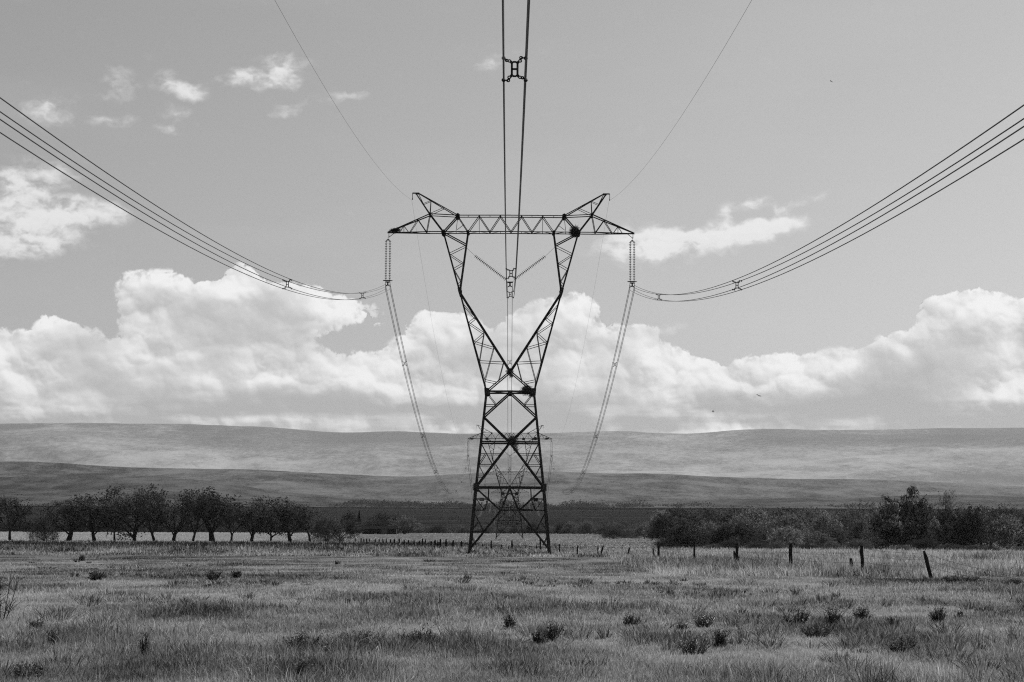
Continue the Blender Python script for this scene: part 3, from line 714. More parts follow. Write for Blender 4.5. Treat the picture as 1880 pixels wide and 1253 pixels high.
# ------------------------------------------------------------------ conductors, earth wires, spacers
CAT = 1654.0
def span_z(Y, Ya, za, Yb, zb, cat=None):
    t = (Y-Ya)/(Yb-Ya); L = Yb-Ya; return za+(zb-za)*t-L*L/(2*(cat or (1618. if Ya < 0 else CAT)))*t*(1-t)
PH = [('left', -1, 0), ('middle', 0, 1), ('right', 1, 0)]
spans = [(-219.0, 219.0)]+[(YS[i], YS[i+1]) for i in range(4)]
SPN = ['running from overhead to the nearest tower', 'between the nearest and second towers', 'between the second and third towers', 'between the third and fourth towers', 'between the fourth and farthest towers']
for si_, (Ya, Yb) in enumerate(spans):
    for nm, s, kind in PH:
        za = clampz[max(si_-1, 0)][kind]; zb = clampz[si_][kind]
        xa = tower_x(YS[si_-1]) if si_ else line_x(-219.); xb = tower_x(YS[si_])
        for qx in (-1, 1):
            for qz in (-1, 1):
                n = 130 if si_ == 0 else 70; m = MB(); pts = []
                for k in range(n+1):
                    Y = Ya+(Yb-Ya)*k/n
                    x = (line_x(Y) if si_ == 0 else xa+(xb-xa)*k/n)+s*TIPX+qx*HB
                    # each wire of a bundle sags a few centimetres differently
                    dz = .03*math.sin(PI*k/n)*((qx*3+qz*5+si_) % 3-1)
                    pts.append((x, Y, span_z(Y, Ya, za, Yb, zb)+qz*HB+dz))
                m.tube(pts, .0165 if si_ == 0 else .022, 6); o = m.build('conductor', ALU, None, smooth=True)
                tag(o, f"{'upper' if qz > 0 else 'lower'} {'left' if qx < 0 else 'right'} cable of the {nm} four-cable bundle {SPN[si_]}", 'power cable', f'cables of the {nm} bundle')
    for nm, s in (('left', -1), ('right', 1)):
        ex = abs(L_(754.5, 355)[0]); ez = L_(754.5, 355)[1]-.62
        za = towers[max(si_-1, 0)][1]+ez; zb = towers[si_][1]+ez; m = MB(); n = 110
        pts = [((line_x(Ya+(Yb-Ya)*k/n) if si_ == 0 else tower_x(YS[si_-1])+(tower_x(YS[si_])-tower_x(YS[si_-1]))*k/n)+s*ex, Ya+(Yb-Ya)*k/n, span_z(Ya+(Yb-Ya)*k/n, Ya, za, Yb, zb, 1860.)) for k in range(n+1)]
        m.tube(pts, .0065, 5); o = m.build('earth_wire', ALU, None, smooth=True)
        tag(o, f'thin {nm} earth wire {SPN[si_]}', 'earth wire', 'thin earth wires along the tower tops')
def spacer():
    r = empty('spacer'); m = MB(); a, b = .055, .14; t = .021
    k = [(-a, -b+.03), (-a, b-.03), (-a+.03, b), (a-.03, b), (a, b-.03), (a, -b+.03), (a-.03, -b), (-a+.03, -b), (-a, -b+.03)]
    m.tube([(x, 0, z) for x, z in k], t, 6); m.tube([(-a, 0, 0), (a, 0, 0)], t, 6)
    for sx_ in (-1, 1):
        for sz_ in (-1, 1):
            m.tube([(sx_*(a-.01), 0, sz_*(b-.03)), (sx_*.085, 0, sz_*(b+.015))], [.034, .026], 6)
    m.build('frame', FIT, r)
    for sx_ in (-1, 1):
        for sz_ in (-1, 1):
            m = MB(); c = Vector((sx_*.105, 0, sz_*(b+.02))); e = Vector((sx_*(.155 if sx_*sz_ < 0 else .125), 0, sz_*(b+(.03 if sx_*sz_ < 0 else .085))))
            for q in (c, e): m.tube([q+Vector((.030*math.cos(2*PI*i/8), 0, .024*math.sin(2*PI*i/8))) for i in range(9)], .013, 5)
            m.tube([c+(e-c)*.2, e-(e-c)*.2], .028, 5)
            w = Vector((sx_*HB, 0, sz_*HB)); m.tube([e, w], [.018, .012], 5)
            m.tube([w-Vector((0, .035, 0)), w, w+Vector((0, .035, 0))], [.026, .044, .026], 7)
            m.build('arm', FIT, r)
    return r
sp0 = spacer(); used = [False]
def put_spacer(si_, kind_i, Y, label):
    nm, s, kind = PH[kind_i]; Ya, Yb = spans[si_]; za = clampz[max(si_-1, 0)][kind]; zb = clampz[si_][kind]
    x = (line_x(Y) if si_ == 0 else np.interp(Y, (Ya, Yb), (tower_x(Ya), tower_x(Yb))))+s*TIPX
    o = copy_tree(sp0) if used[0] else sp0; used[0] = True
    o.location = (x, Y, span_z(Y, Ya, za, Yb, zb)); sl = (span_z(Y+1, Ya, za, Yb, zb)-span_z(Y-1, Ya, za, Yb, zb))/2
    o.rotation_euler = (math.atan(sl), 0, 0); tag(o, label, 'spacer', 'spacers clamped between the cables')
    return o
def Yof(px, s): return TIPX*F/abs(px-CXP)          # distance at which a side bundle is seen at a given column
put_spacer(0, 1, 46.5, 'large dark H-shaped spacer on the middle cables high overhead')
put_spacer(0, 1, 110, 'H-shaped spacer on the middle cables seen just above the V clamp of the nearest tower')
put_spacer(0, 1, 163, 'H-shaped spacer on the middle cables seen just below the V clamp of the nearest tower')
put_spacer(0, 0, Yof(523, -1), 'H-shaped spacer farther from the tower on the left cables')
put_spacer(0, 0, Yof(663, -1), 'H-shaped spacer close to the nearest tower on the left cables')
put_spacer(0, 2, Yof(1353, 1), 'H-shaped spacer farther from the tower on the right cables')
put_spacer(0, 2, Yof(1210, 1), 'H-shaped spacer close to the nearest tower on the right cables')
NB = ['first', 'second', 'third', 'fourth', 'fifth', 'sixth']
for j, px in enumerate((742, 777, 800, 821)):
    put_spacer(1, 0, Yof(px, -1), f'small spacer on the left cables beyond the nearest tower, {NB[j]} of the descending ones')
    put_spacer(1, 2, Yof(px, -1), f'small spacer on the right cables beyond the nearest tower, {NB[j]} of the descending ones')
    put_spacer(1, 1, Yof(px, -1), f'small spacer on the middle cables behind the nearest tower, {NB[j]} from the top')
for j, Y in enumerate((505, 560, 612)):
    for kk, nm in ((0, 'left'), (2, 'right'), (1, 'middle')):
        put_spacer(1, kk, Y, f'tiny spacer on the {nm} cables rising to the second tower, {NB[2-j]} from that tower')
for j, Y in enumerate((690, 755, 830)):
    for kk, nm in ((0, 'left'), (2, 'right'), (1, 'middle')):
        put_spacer(2, kk, Y, f'tiny spacer on the {nm} cables beyond the second tower, {NB[j]} from that tower')
# ------------------------------------------------------------------ air
hb = MB(); hb.box((0, 7900, 404), (17600, 21400, 811))
hm = bpy.data.materials.new('haze'); hm.use_nodes = True; Hn = NT(hm.node_tree); Hn.n.clear()
pv = Hn.add('ShaderNodeVolumePrincipled'); pv.inputs['Color'].default_value = (.96, .96, .96, 1); pv.inputs['Density'].default_value = HAZE
pv.inputs['Anisotropy'].default_value = .35
ho = Hn.add('ShaderNodeOutputMaterial'); Hn.l.new(pv.outputs[0], ho.inputs['Volume'])
tag(hb.build('haze', hm), kind='stuff')

# ------------------------------------------------------------------ trees
def leaf_mesh(P, size, up=.3, rng=None):
    """small bent leaf sprays: one diamond per point"""
    n = len(P); rng = rng or np.random.default_rng(1)
    a = rng.normal(size=(n, 3)); a /= np.linalg.norm(a, axis=1)[:, None]
    b = rng.normal(size=(n, 3)); b -= (a*b).sum(1)[:, None]*a; b /= np.linalg.norm(b, axis=1)[:, None]
    s = size*rng.uniform(.55, 1.35, n)[:, None]
    V = np.stack([P-a*s, P+b*s*.45, P+a*s, P-b*s*.45], 1).reshape(-1, 3)
    Fq = np.arange(n*4).reshape(n, 4); return V, Fq
def grow_tree(seed, H=8.0, style='park'):
    r = random.Random(seed); trunk = MB(); twig = MB(); tips = []
    P = dict(park=dict(n0=1, t0=.22, kids=(5, 5, 4, 4), spread=(.50, .55, .6, .75), ln=(.36, .25, .17, .12), leaf=7, ls=.155, jit=.30, up=.20),
             fan=dict(n0=1, t0=.24, kids=(6, 5, 4, 4), spread=(.48, .42, .5, .6), ln=(.42, .26, .16, .10), leaf=6, ls=.15, jit=.28, up=.27),
             dense=dict(n0=1, t0=.16, kids=(6, 5, 5, 4), spread=(.85, .75, .7, .8), ln=(.34, .23, .16, .11), leaf=8, ls=.17, jit=.42, up=.12),
             bare=dict(n0=2, t0=.26, kids=(3, 3, 3, 3), spread=(.35, .4, .5, .6), ln=(.30, .23, .16, .10), leaf=4, ls=.12, jit=.2, up=.25),
             thorn=dict(n0=4, t0=.16, kids=(4, 4, 4, 3), spread=(.6, .7, .75, .8), ln=(.30, .25, .18, .12), leaf=7, ls=.17, jit=.24, up=.05),
             layered=dict(n0=3, t0=.28, kids=(5, 4, 4, 4), spread=(.75, .8, .6, .6), ln=(.30, .26, .17, .10), leaf=8, ls=.15, jit=.2, up=-.02),
             bush=dict(n0=7, t0=.10, kids=(4, 4, 3, 0), spread=(.7, .7, .8, .8), ln=(.34, .26, .2, .1), leaf=9, ls=.13, jit=.4, up=.05))[style]
    def go(p, d, L, rad, lv):
        pts = [p]; rr = [rad]; k = 3 if lv < 2 else 2; q = p.copy(); dd = d.copy()
        for i in range(k):
            dd = (dd+Vector((r.gauss(0, .13), r.gauss(0, .13), P['up']*.35+r.gauss(0, .07)))).normalized()
            if style == 'layered' and lv >= 2: dd.z *= .35; dd.normalize()
            q = q+dd*(L/k); pts.append(q.copy()); rr.append(rad*(1-.42*(i+1)/k))
        (trunk if lv <= 1 else twig).tube(pts, rr, 6 if lv == 0 else (4 if lv < 3 else 3), cap=False)
        nk = P['kids'][lv] if lv < 4 else 0
        if lv >= 3 or nk == 0:
            for i in range(1, len(pts)): tips.append((pts[i], L))
            if nk == 0 or lv >= 4: return
        if lv < 3:
            if lv == 2: tips.append((pts[-1], L*.7)); tips.append((pts[1], L*.7))
            for j in range(nk):
                f = 1.0 if j < 2 else r.uniform(.35, .95)
                b = pts[0].lerp(pts[-1], f) if f < 1 else pts[-1]
                if f < 1: i0 = min(int(f*k), k-1); b = pts[i0].lerp(pts[i0+1], f*k-i0)
                ang = 2*PI*j/nk+r.uniform(-.6, .6); sp = P['spread'][lv]*r.uniform(.7, 1.35)
                u, w = trunk.frame(dd); nd = (dd*math.cos(sp)+(u*math.cos(ang)+w*math.sin(ang))*math.sin(sp)).normalized()
                if nd.z < -.15 and style != 'bush': nd.z *= .3
                go(b, nd, P['ln'][lv]*H*r.uniform(.75, 1.2), max(.018, rr[-1]*r.uniform(.55, .75)), lv+1)
    for s in range(P['n0']):
        if P['n0'] == 1: p = Vector((0, 0, 0)); d = Vector((r.uniform(-.08, .08), r.uniform(-.08, .08), 1))
        else:
            a = 2*PI*s/P['n0']+r.uniform(-.4, .4); p = Vector((math.cos(a), math.sin(a), 0))*.15; d = Vector((math.cos(a)*.55, math.sin(a)*.55, 1)).normalized()
        go(p-d*.25, d, P['t0']*H+.25, H*(.034 if P['n0'] == 1 else .016), 0)
    rng = np.random.default_rng(seed); cen = np.array([t[0] for t in tips])
    rep = P['leaf']; dens = np.clip(rng.normal(1, .45, len(cen)), .1, 2)           # full and thin clumps
    cnt = np.maximum((rep*dens*1.6).astype(int), 0); cen = np.repeat(cen, cnt, 0)
    cen = cen+rng.normal(size=cen.shape)*P['jit']*np.array([1, 1, .7])
    V, Fq = leaf_mesh(cen, P['ls'], rng=rng)
    return trunk, twig, V, Fq
def tree_proto(seed, H, style, leafmat):
    trunk, twig, V, Fq = grow_tree(seed, H, style)
    allz = V[:, 2] if len(V) else np.array([H]); top = np.percentile(allz, 99.3); wid = np.percentile(V[:, 0], 97)-np.percentile(V[:, 0], 3)
    tm = trunk.mesh('trunk', BARK, True); b = len(twig.v)
    Vt = np.array(twig.v); Ft = np.array(twig.f)
    me = np_mesh('crown', np.concatenate([Vt, V]), np.concatenate([Ft, Fq+b]), 4, BARK)
    me.materials.append(leafmat); mi = np.zeros(len(me.polygons), dtype=np.int32); mi[len(Ft):] = 1; me.polygons.foreach_set('material_index', mi)
    return dict(trunk=tm, crown=me, H=top, W=wid)
PR = {k: [tree_proto(s, 8, st, lm) for s in ss] for k, st, lm, ss in (('park', 'park', LEAFD, (1, 2, 3)), ('fan', 'fan', LEAFD, (4, 5)), ('dense', 'dense', LEAFD, (6, 7)),
     ('bare', 'bare', LEAF, (8, 9)), ('thorn', 'thorn', LEAF, (10, 11, 12)), ('thornd', 'thorn', LEAFD, (13, 14)), ('thornp', 'thorn', LEAFP, (18,)), ('layered', 'layered', LEAFD, (15,)), ('bush', 'bush', LEAF, (16, 17)), ('bushd', 'bush', LEAFD, (19,)))}
def plant(kind, px, Y, h, w, label, group, name='tree', cat='tree', seed=None):
    r = random.Random(seed if seed is not None else px*7+Y); pr = r.choice(PR[kind]); p = on_ground(px, Y)
    o = empty(name, (p.x, p.y, p.z-.05), r.uniform(0, 6.28)); sz = h/pr['H']; sx_ = w/pr['W']
    o.scale = (sx_, sx_, sz); o.empty_display_size = 1
    link('trunk', pr['trunk'], o); link('crown', pr['crown'], o); tag(o, label, cat, group); return o
def ppm(Y): return F/Y
def ordw(n):
    a = ['first', 'second', 'third', 'fourth', 'fifth', 'sixth', 'seventh', 'eighth', 'ninth', 'tenth', 'eleventh', 'twelfth', 'thirteenth', 'fourteenth', 'fifteenth', 'sixteenth', 'seventeenth', 'eighteenth', 'nineteenth']
    if n < 20: return a[n-1]
    t = {2: 'twent', 3: 'thirt', 4: 'fort'}[n//10]; return t+'ieth' if n % 10 == 0 else t+'y-'+a[n % 10-1]
ORDN = ['first', 'second', 'third', 'fourth', 'fifth', 'sixth', 'seventh', 'eighth', 'ninth', 'tenth', 'eleventh', 'twelfth', 'thirteenth', 'fourteenth', 'fifteenth', 'sixteenth', 'seventeenth',
        'eighteenth', 'nineteenth', 'twentieth']
def sprow(): pass
YR = 500.0
ROW = [(-48, 908, 80, 'park', ''), (18, 911, 75, 'park', 'bare-branched tree'), (80, 945, 48, 'bush', ''), (126, 911, 95, 'fan', 'wide tree with open forked crown'), (173, 915, 68, 'fan', 'slender see-through tree'),
       (210, 918, 51, 'park', 'narrow tree with a thin trunk'), (246, 895, 112, 'dense', 'biggest dark round-crowned tree'), (283, 904, 70, 'park', 'medium tree with upright limbs'), (319, 913, 68, 'fan', 'sparse forked tree'),
       (354, 903, 61, 'park', 'narrow bushy tree'), (390, 898, 104, 'fan', 'large fan-shaped tree with fine twigs'), (425, 934, 61, 'park', 'low tree with twisted limbs'), (462, 914, 63, 'fan', 'tall leafless-looking tree'),
       (498, 940, 70, 'dense', 'low dense dark round tree'), (533, 917, 73, 'fan', 'open tree'), (569, 930, 68, 'park', 'pale open tree'), (600, 946, 48, 'bush', 'shaggy low tree'), (625, 953, 68, 'dense', 'dark mushroom-shaped tree')]
k = 0
for px, top, w, kind, desc in ROW:
    base = 992.5+px*.0085; h = (base-top)/ppm(YR)
    if px == -48: lab = 'tree beyond the left edge, at the start of the row'
    elif px == 80: lab = 'low bush between the first two whole trees of the row at the far left'
    else: k += 1; lab = f'{desc}, {ORDN[k-1]} from the left in the row behind the field'
    plant(kind, px, YR+random.uniform(-6, 6), h, w/ppm(YR), lab, 'row of trees on the left behind the field', 'tree' if kind != 'bush' else 'bush', 'tree' if kind != 'bush' else 'bush')
# farm clump by the shed
YF = 790.0
for kind, px, top, w, lab, nm in (('thornd', 643, 953, 34, 'dark tree just right of the mushroom-shaped one, near the shed', 'tree'), ('dense', 660, 965, 30, 'small round tree left of the dark shed', 'tree'),
        ('dense', 715, 944, 70, 'large dark tree rising behind the shed', 'tree'), ('thorn', 742, 950, 60, 'grey tree at the right end of the shed', 'tree'), ('dense', 690, 955, 44, 'dark tree right above the middle of the shed', 'tree'),
        ('thornd', 640, 944, 34, 'dark tree to the left of the slim cypress', 'tree'), ('bushd', 729, 968, 40, 'black bush against the right side of the shed', 'bush')):
    Y = YF+random.uniform(10, 40); plant(kind, px, Y, (982-top)/ppm(Y), w/ppm(Y), lab, 'trees round the farm shed', nm, nm)
def cypress():
    rng = np.random.default_rng(3); n = 2600; t = rng.uniform(0, 1, n); a = rng.uniform(0, 2*PI, n)
    rad = (np.sin(np.clip(t*1.05, 0, 1)**.6*PI)*.6+.12)*rng.uniform(.6, 1.05, n)
    V, Fq = leaf_mesh(np.stack([rad*np.cos(a), rad*np.sin(a), .4+t*7.4], 1), .17, rng=rng)
    o = empty('cypress_tree'); link('crown', np_mesh('crown', V, Fq, 4, LEAFD), o)
    m = MB(); m.tube([(0, 0, -.2), (0, 0, 1.2), (.05, 0, 5)], [.14, .11, .03], 6); m.build('trunk', BARK, o); return o
cy = cypress(); p = on_ground(659, YF+30); cy.location = p; tag(cy, 'slim dark cypress standing up above the trees left of the shed', 'tree', 'trees round the farm shed')
# shed
def shed():
    o = empty('farm_shed'); Wd, D, Hh = 11.0, 5.0, 1.75
    m = MB(); m.box((0, 0, Hh/2), (Wd, D, Hh)); m.plate([(-Wd/2, -D/2, Hh), (-Wd/2, D/2, Hh), (-Wd/2, 0, Hh+.75)], .1, (1, 0, 0)); m.plate([(Wd/2, -D/2, Hh), (Wd/2, D/2, Hh), (Wd/2, 0, Hh+.75)], .1, (1, 0, 0)); m.build('wall', WALLD, o)
    m = MB()
    for s in (-1, 1): m.plate([(-Wd/2-.3, s*(D/2+.35), Hh-.08), (Wd/2+.3, s*(D/2+.35), Hh-.08), (Wd/2+.3, 0, Hh+.82), (-Wd/2-.3, 0, Hh+.82)], .07, (0, s*.34, 1))
    m.build('roof', ROOFM, o)
    m = MB(); m.box((1.6, -D/2-.04, .98), (2.1, .07, 1.9)); dr = m.build('door', DOORM, o)
    m = MB(); m.box((1.6, -D/2-.09, .98), (.06, .04, 1.9)); m.box((.58, -D/2-.09, .98), (.06, .04, 1.9)); m.box((2.62, -D/2-.09, .98), (.06, .04, 1.9)); m.build('door_frame', WALLD, dr)
    return o
sh = shed(); p = on_ground(697, YF); sh.location = (p.x, p.y, p.z); tag(sh, 'low dark farm shed with one pale door, at the foot of dark trees', 'shed')

# thicket on the right: front row one by one
YT = 305.0
TH = [(1262, 955, 70, 'thornd', 'tree at the left end of the thicket front row'), (1310, 948, 80, 'thorn', ''), (1352, 950, 74, 'thornd', ''), (1398, 952, 70, 'thorn', ''), (1440, 955, 66, 'thornp', ''), (1487, 957, 74, 'thorn', ''),
      (1535, 958, 66, 'thorn', ''), (1583, 948, 62, 'thorn', ''), (1574, 918, 34, 'bare', 'slim bare tree with a flat tuft on top, left of the big layered tree'), (1608, 921, 44, 'bare', 'second slim bare tree, close to the left of the big layered tree'),
      (1655, 908, 112, 'layered', 'big dark flat-topped layered tree rising above the thicket'), (1690, 948, 76, 'thornp', 'pale low tree in front of the big layered tree'), (1640, 955, 66, 'thorn', ''), (1733, 902, 46, 'bare', 'bare-topped tree with the highest thin branches above the thicket'),
      (1745, 924, 70, 'thornd', ''), (1782, 918, 74, 'thornd', ''), (1818, 915, 72, 'park', ''), (1852, 930, 70, 'thornp', ''), (1878, 938, 64, 'thornd', ''), (1925, 915, 84, 'thornd', ''), (1975, 930, 80, 'thorn', ''), (2040, 920, 90, 'thornd', '')]
k = 0
for px, top, w, kind, lab in TH:
    Y = YT+random.uniform(-8, 14)+(25 if px < 1320 else 0); g = on_ground(px, Y); base = None
    # pixel row of the foot, for the height
    h = (1008.5+(px-1500)*.004-top)/ppm(Y)
    if not lab: h -= random.uniform(.2, 1.3)
    if px > 1890: lab = 'thicket tree beyond the right edge of the photo'
    elif not lab: k += 1; lab = f'{dict(thorn="grey-green", thornd="dark", thornp="pale", park="upright")[kind]} bushy tree, {ORDN[k]} of the bushy ones along the thicket front'
    plant(kind, px, Y, h*(1.12 if kind == 'layered' else 1.04), w/ppm(Y), lab, 'front row of the thicket on the right', seed=3 if kind == 'layered' else None)
rs = random.Random(5)
for i in range(74):                                                  # deeper in the thicket
    Y = rs.uniform(335, 640); lo = 1215 if Y > 420 else 1250
    px = rs.uniform(lo, 2050); top = 950-rs.uniform(0, 14)-max(0, px-1560)*.02
    if 1560 < px: top -= rs.uniform(0, 12)
    h = min((1003-top)/ppm(Y), 8.0)
    kd = rs.choice(['thorn', 'thornd', 'thornd', 'thorn', 'thornp'])
    if px > 1720 and rs.random() < .5: kd = 'park'
    plant(kd, px, Y, max(h, 2.5), rs.uniform(5, 7.5), {'thorn': 'grey-green', 'thornd': 'dark', 'thornp': 'pale', 'park': 'tall-stemmed'}[kd]+' low thorn tree deep in the thicket, '+('left of' if px < 1560 else 'right of' if px > 1740 else 'behind')+' the big layered tree', 'trees deep in the thicket', seed=i)
for i in range(16):                                                  # undergrowth at the edge of the thicket
    px = 1215+i*44+rs.uniform(-12, 12); Y = YT-16+rs.uniform(-4, 6)+(40 if px < 1300 else 0)
    plant(rs.choice(['bush', 'bushd']), px, Y, rs.uniform(.8, 1.7), rs.uniform(2.0, 3.6), f'low bush at the foot of the thicket front row, {ordw(i+1)} from the left', 'bushes along the foot of the thicket', 'bush', 'bush', seed=900+i)
# bushes on the crest behind the field
nl = nr = 0
for i in range(46):
    px = 745+i*11.2+rs.uniform(-5, 5)
    if 1230 < px: continue
    Y = 905+rs.uniform(-10, 45); big = px > 975
    h = (rs.uniform(10, 22) if big else rs.uniform(7, 13))/ppm(Y)*1.05+.8
    plant(rs.choice(['bush', 'bushd', 'thorn', 'bush']), px, Y, h, rs.uniform(4, 7.5), f'rounded bush on the skyline of the field, {ordw(i+1)} from the shed', 'bushes along the crest of the field', 'bush', 'bush', seed=300+i)
for i in range(22):
    px = 1122+i*5.4+rs.uniform(-2, 2); Y = rs.uniform(640, 900); plant(rs.choice(['bush', 'bushd', 'thorn']), px, Y, rs.uniform(2.5, 4.5), rs.uniform(5, 8), f'bush between the big tower and the thicket, {ordw(i+1)} from the left', 'bushes between tower and thicket', 'bush', 'bush', seed=500+i)

# far scrub masses that nobody could count
def scrub(name, spots, leaf, per, rxy, rz, mat_, seed):
    rng = np.random.default_rng(seed); P = []
    for x, y, s in spots:
        n = int(per*s); a = rng.normal(size=(n, 3)); a /= np.linalg.norm(a, axis=1)[:, None]; a *= rng.uniform(.55, 1.0, (n, 1))**.6
        a[:, 2] = np.abs(a[:, 2])
        P.append(np.stack([x+a[:, 0]*rxy*s, y+a[:, 1]*rxy*s, gz(x, y)-.2+a[:, 2]*rz*s*rng.uniform(.8, 1.15, n)], 1))
    V, Fq = leaf_mesh(np.concatenate(P), leaf, rng=rng); o = link(name, np_mesh(name, V, Fq, 4, mat_)); tag(o, kind='stuff'); return o
rng = np.random.default_rng(8)
sp = []
for i in range(520):                                                 # belt behind the mown field on the left
    px = rng.uniform(-420, 652); Y = rng.uniform(905, 1000); p = at_y(px, 975, Y); sp.append((p.x, Y, rng.uniform(.6, 1.25)))
scrub('scrub_belt', sp, .42, 85, 4.6, 5.2, SCRUBM, 1)
sp = []
for i in range(1700):                                                # treeline at the foot of the hills
    px = rng.uniform(-700, 2600); Y = rng.uniform(4700, 5350); c = fbm(np.array([px/60.]), np.array([1.]), 3, 4)[0]
    p = at_y(px, 937, Y); sp.append((p.x, Y, (.75+2.4*max(0, c-.38))*rng.uniform(.5, 1.4)*(1.5 if 1130 < px < 1215 else 1)))
scrub('distant_treeline', sp, 2.0, 60, 15, 9.5, SCRUBM, 2)
sp = []
for i in range(420):                                                 # scrub on the plain, thickest to the right
    px = rng.uniform(1120, 2500) if i % 4 else rng.uniform(-500, 1000); Y = rng.uniform(2350, 3600) if i % 3 else rng.uniform(1900, 2500)
    if px < 1200 and i % 5: continue
    p = at_y(px, 950, Y); sp.append((p.x, Y, rng.uniform(.5, 1.2)))
scrub('plain_scrub', sp, 1.1, 60, 9, 5.5, SCRUBM, 3)

# ------------------------------------------------------------------ fence
def post_mb(h, r, seed, lean):
    q = random.Random(seed); m = MB(); pts = []; rad = []
    for i in range(6):
        t = i/5; pts.append((lean*t*h+q.uniform(-.012, .012)*h, q.uniform(-.02, .02), -.3*(1-t)+t*h if i else -.3)); rad.append(r*q.uniform(.82, 1.12)*(1 if i < 5 else .7))
    m.tube(pts, rad, 7); return m
fence = empty('wire_fence', on_ground(1275, 170)); tag(fence, 'old wire fence of dark crooked wooden posts crossing the field past the big tower', 'fence')
inv = Vector(fence.location)
POSTS = [(1884, 1060, 1081, 0, .09, 1), (1713, 1015, 1063, -16, .085, 1), (1585, 1005, 1055, -3, .095, 1), (1568, 1028, 1053, -6, .085, 0), (1452, 1000, 1048, 0, .105, 1), (1354, 1000, 1041, -1, .105, 1), (1350, 1014, 1036, -2, .09, 0),
         (1275, 998, 1034, 0, .085, 1), (1210, 998, 1028, -1, .09, 1), (1201, 1009, 1027, -2, .07, 0), (1150, 1007, 1024, 6, .07, 1), (1100, 1003, 1021, 8, .08, 1), (1097, 1004, 1020, 1, .06, 0), (1059, 1003, 1020, 2, .075, 1), (1027, 1000, 1018, 0, .07, 1),
         (992, 988, 1012, 0, .09, 1), (985, 1003, 1013, 0, .05, 0), (965, 1001, 1014, 1, .06, 1), (940, 994, 1015, 0, .09, 1), (934, 1005, 1016, 0, .06, 0), (920, 1001, 1015, 1, .08, 1), (902, 994, 1015, 0, .09, 1), (893, 1005, 1014, 0, .06, 0), (886, 1000, 1011, 0, .07, 1),
         (846, 998, 1013, 1, .08, 1), (832, 996, 1011, 0, .08, 1), (819, 994, 1010, 0, .09, 1), (808.5, 994, 1010, 0, .09, 1), (804, 1000, 1010, 0, .06, 0), (798, 996, 1010, 1, .08, 1), (792, 998, 1009, 0, .06, 0), (781, 995, 1008, 0, .07, 1), (775.5, 993, 1008, 0, .07, 1),
         (770, 997, 1007, 0, .07, 0), (760, 996, 1008, 0, .07, 1), (750, 996, 1006, 0, .08, 1), (742, 995, 1005, 0, .08, 1), (733, 993, 1004, 0, .08, 1), (724, 994, 1004, 0, .08, 1), (717, 994, 1003, 0, .08, 1), (709, 993, 1002, 0, .08, 1), (703, 994, 1002, 0, .08, 1),
         (696, 994, 1001, 0, .08, 1), (689, 994, 1000.5, 0, .08, 1), (678, 993, 1000, 0, .08, 1), (673, 993, 1000, 0, .08, 1), (668, 993, 1000, 0, .08, 1), (663, 992, 999, 0, .08, 1), (652, 992, 999, 0, .08, 1)]
tops = []
for i, (px, yt, yb, ln, r_, wired) in enumerate(POSTS):
    g = find_ground(px, yb); sc = ppm(g.y); h = (yb-yt)/sc+.05
    if px < 860: h += 3.0/sc; r_ = .115
    o = post_mb(h, r_, 60+i, (ln/sc)/h).build('post', POSTM, fence); o.location = g-inv
    if abs(ln) > 5: o['label'] = 'leaning post'
    if not wired: o['label'] = 'short broken post'
    if wired: tops.append((g, h, ln/sc))
for lv in (.42, .68, .92):
    m = MB()
    for (a, ha, la), (b, hb_, lb) in zip(tops[:-1], tops[1:]):
        A = a+Vector((la*lv, 0, ha*lv)); B = b+Vector((lb*lv, 0, hb_*lv)); pts = []
        for i in range(7):
            t = i/6; q = A.lerp(B, t); q.z -= .12*4*t*(1-t)*min(1, (B-A).length/20); pts.append(q-inv)
        m.tube(pts, .006, 4, cap=False)
    m.build('wire', BARBM, fence)

# ------------------------------------------------------------------ birds
def bird():
    o = MB(); o.lathe((0, -.2, 0), [(.01, 0), (.05, .07), (.075, .18), (.05, .3), (.03, .36), (.04, .40), (.01, .47)], 8, (0, 1, 0))
    for s in (-1, 1): o.plate([(s*.03, -.06, .02), (s*.30, -.10, .13), (s*.62, -.02, .05), (s*.60, .05, .05), (s*.30, .08, .14), (s*.03, .10, .03)], .015, (0, 0, 1))
    o.plate([(-.04, -.2, 0), (.04, -.2, 0), (.07, -.36, 0), (-.07, -.36, 0)], .012, (0, 0, 1)); return o.mesh('bird', BIRDM)
bm_ = bird()
for px, py, Y, rz, rx_, lab in ((1309, 756, 330, 1.45, .2, 'lower of two small birds flying before the clouds on the right'), (1393, 727, 330, .5, .5, 'upper of two small birds flying before the clouds on the right'), (1526, 150, 420, .9, .2, 'tiny bird high in the empty sky at upper right')):
    o = link('bird', bm_); o.scale = (.7, .7, .7); o.location = at_y(px, py, Y); o.rotation_euler = (rx_, .3, rz); tag(o, lab, 'bird', 'birds in flight')

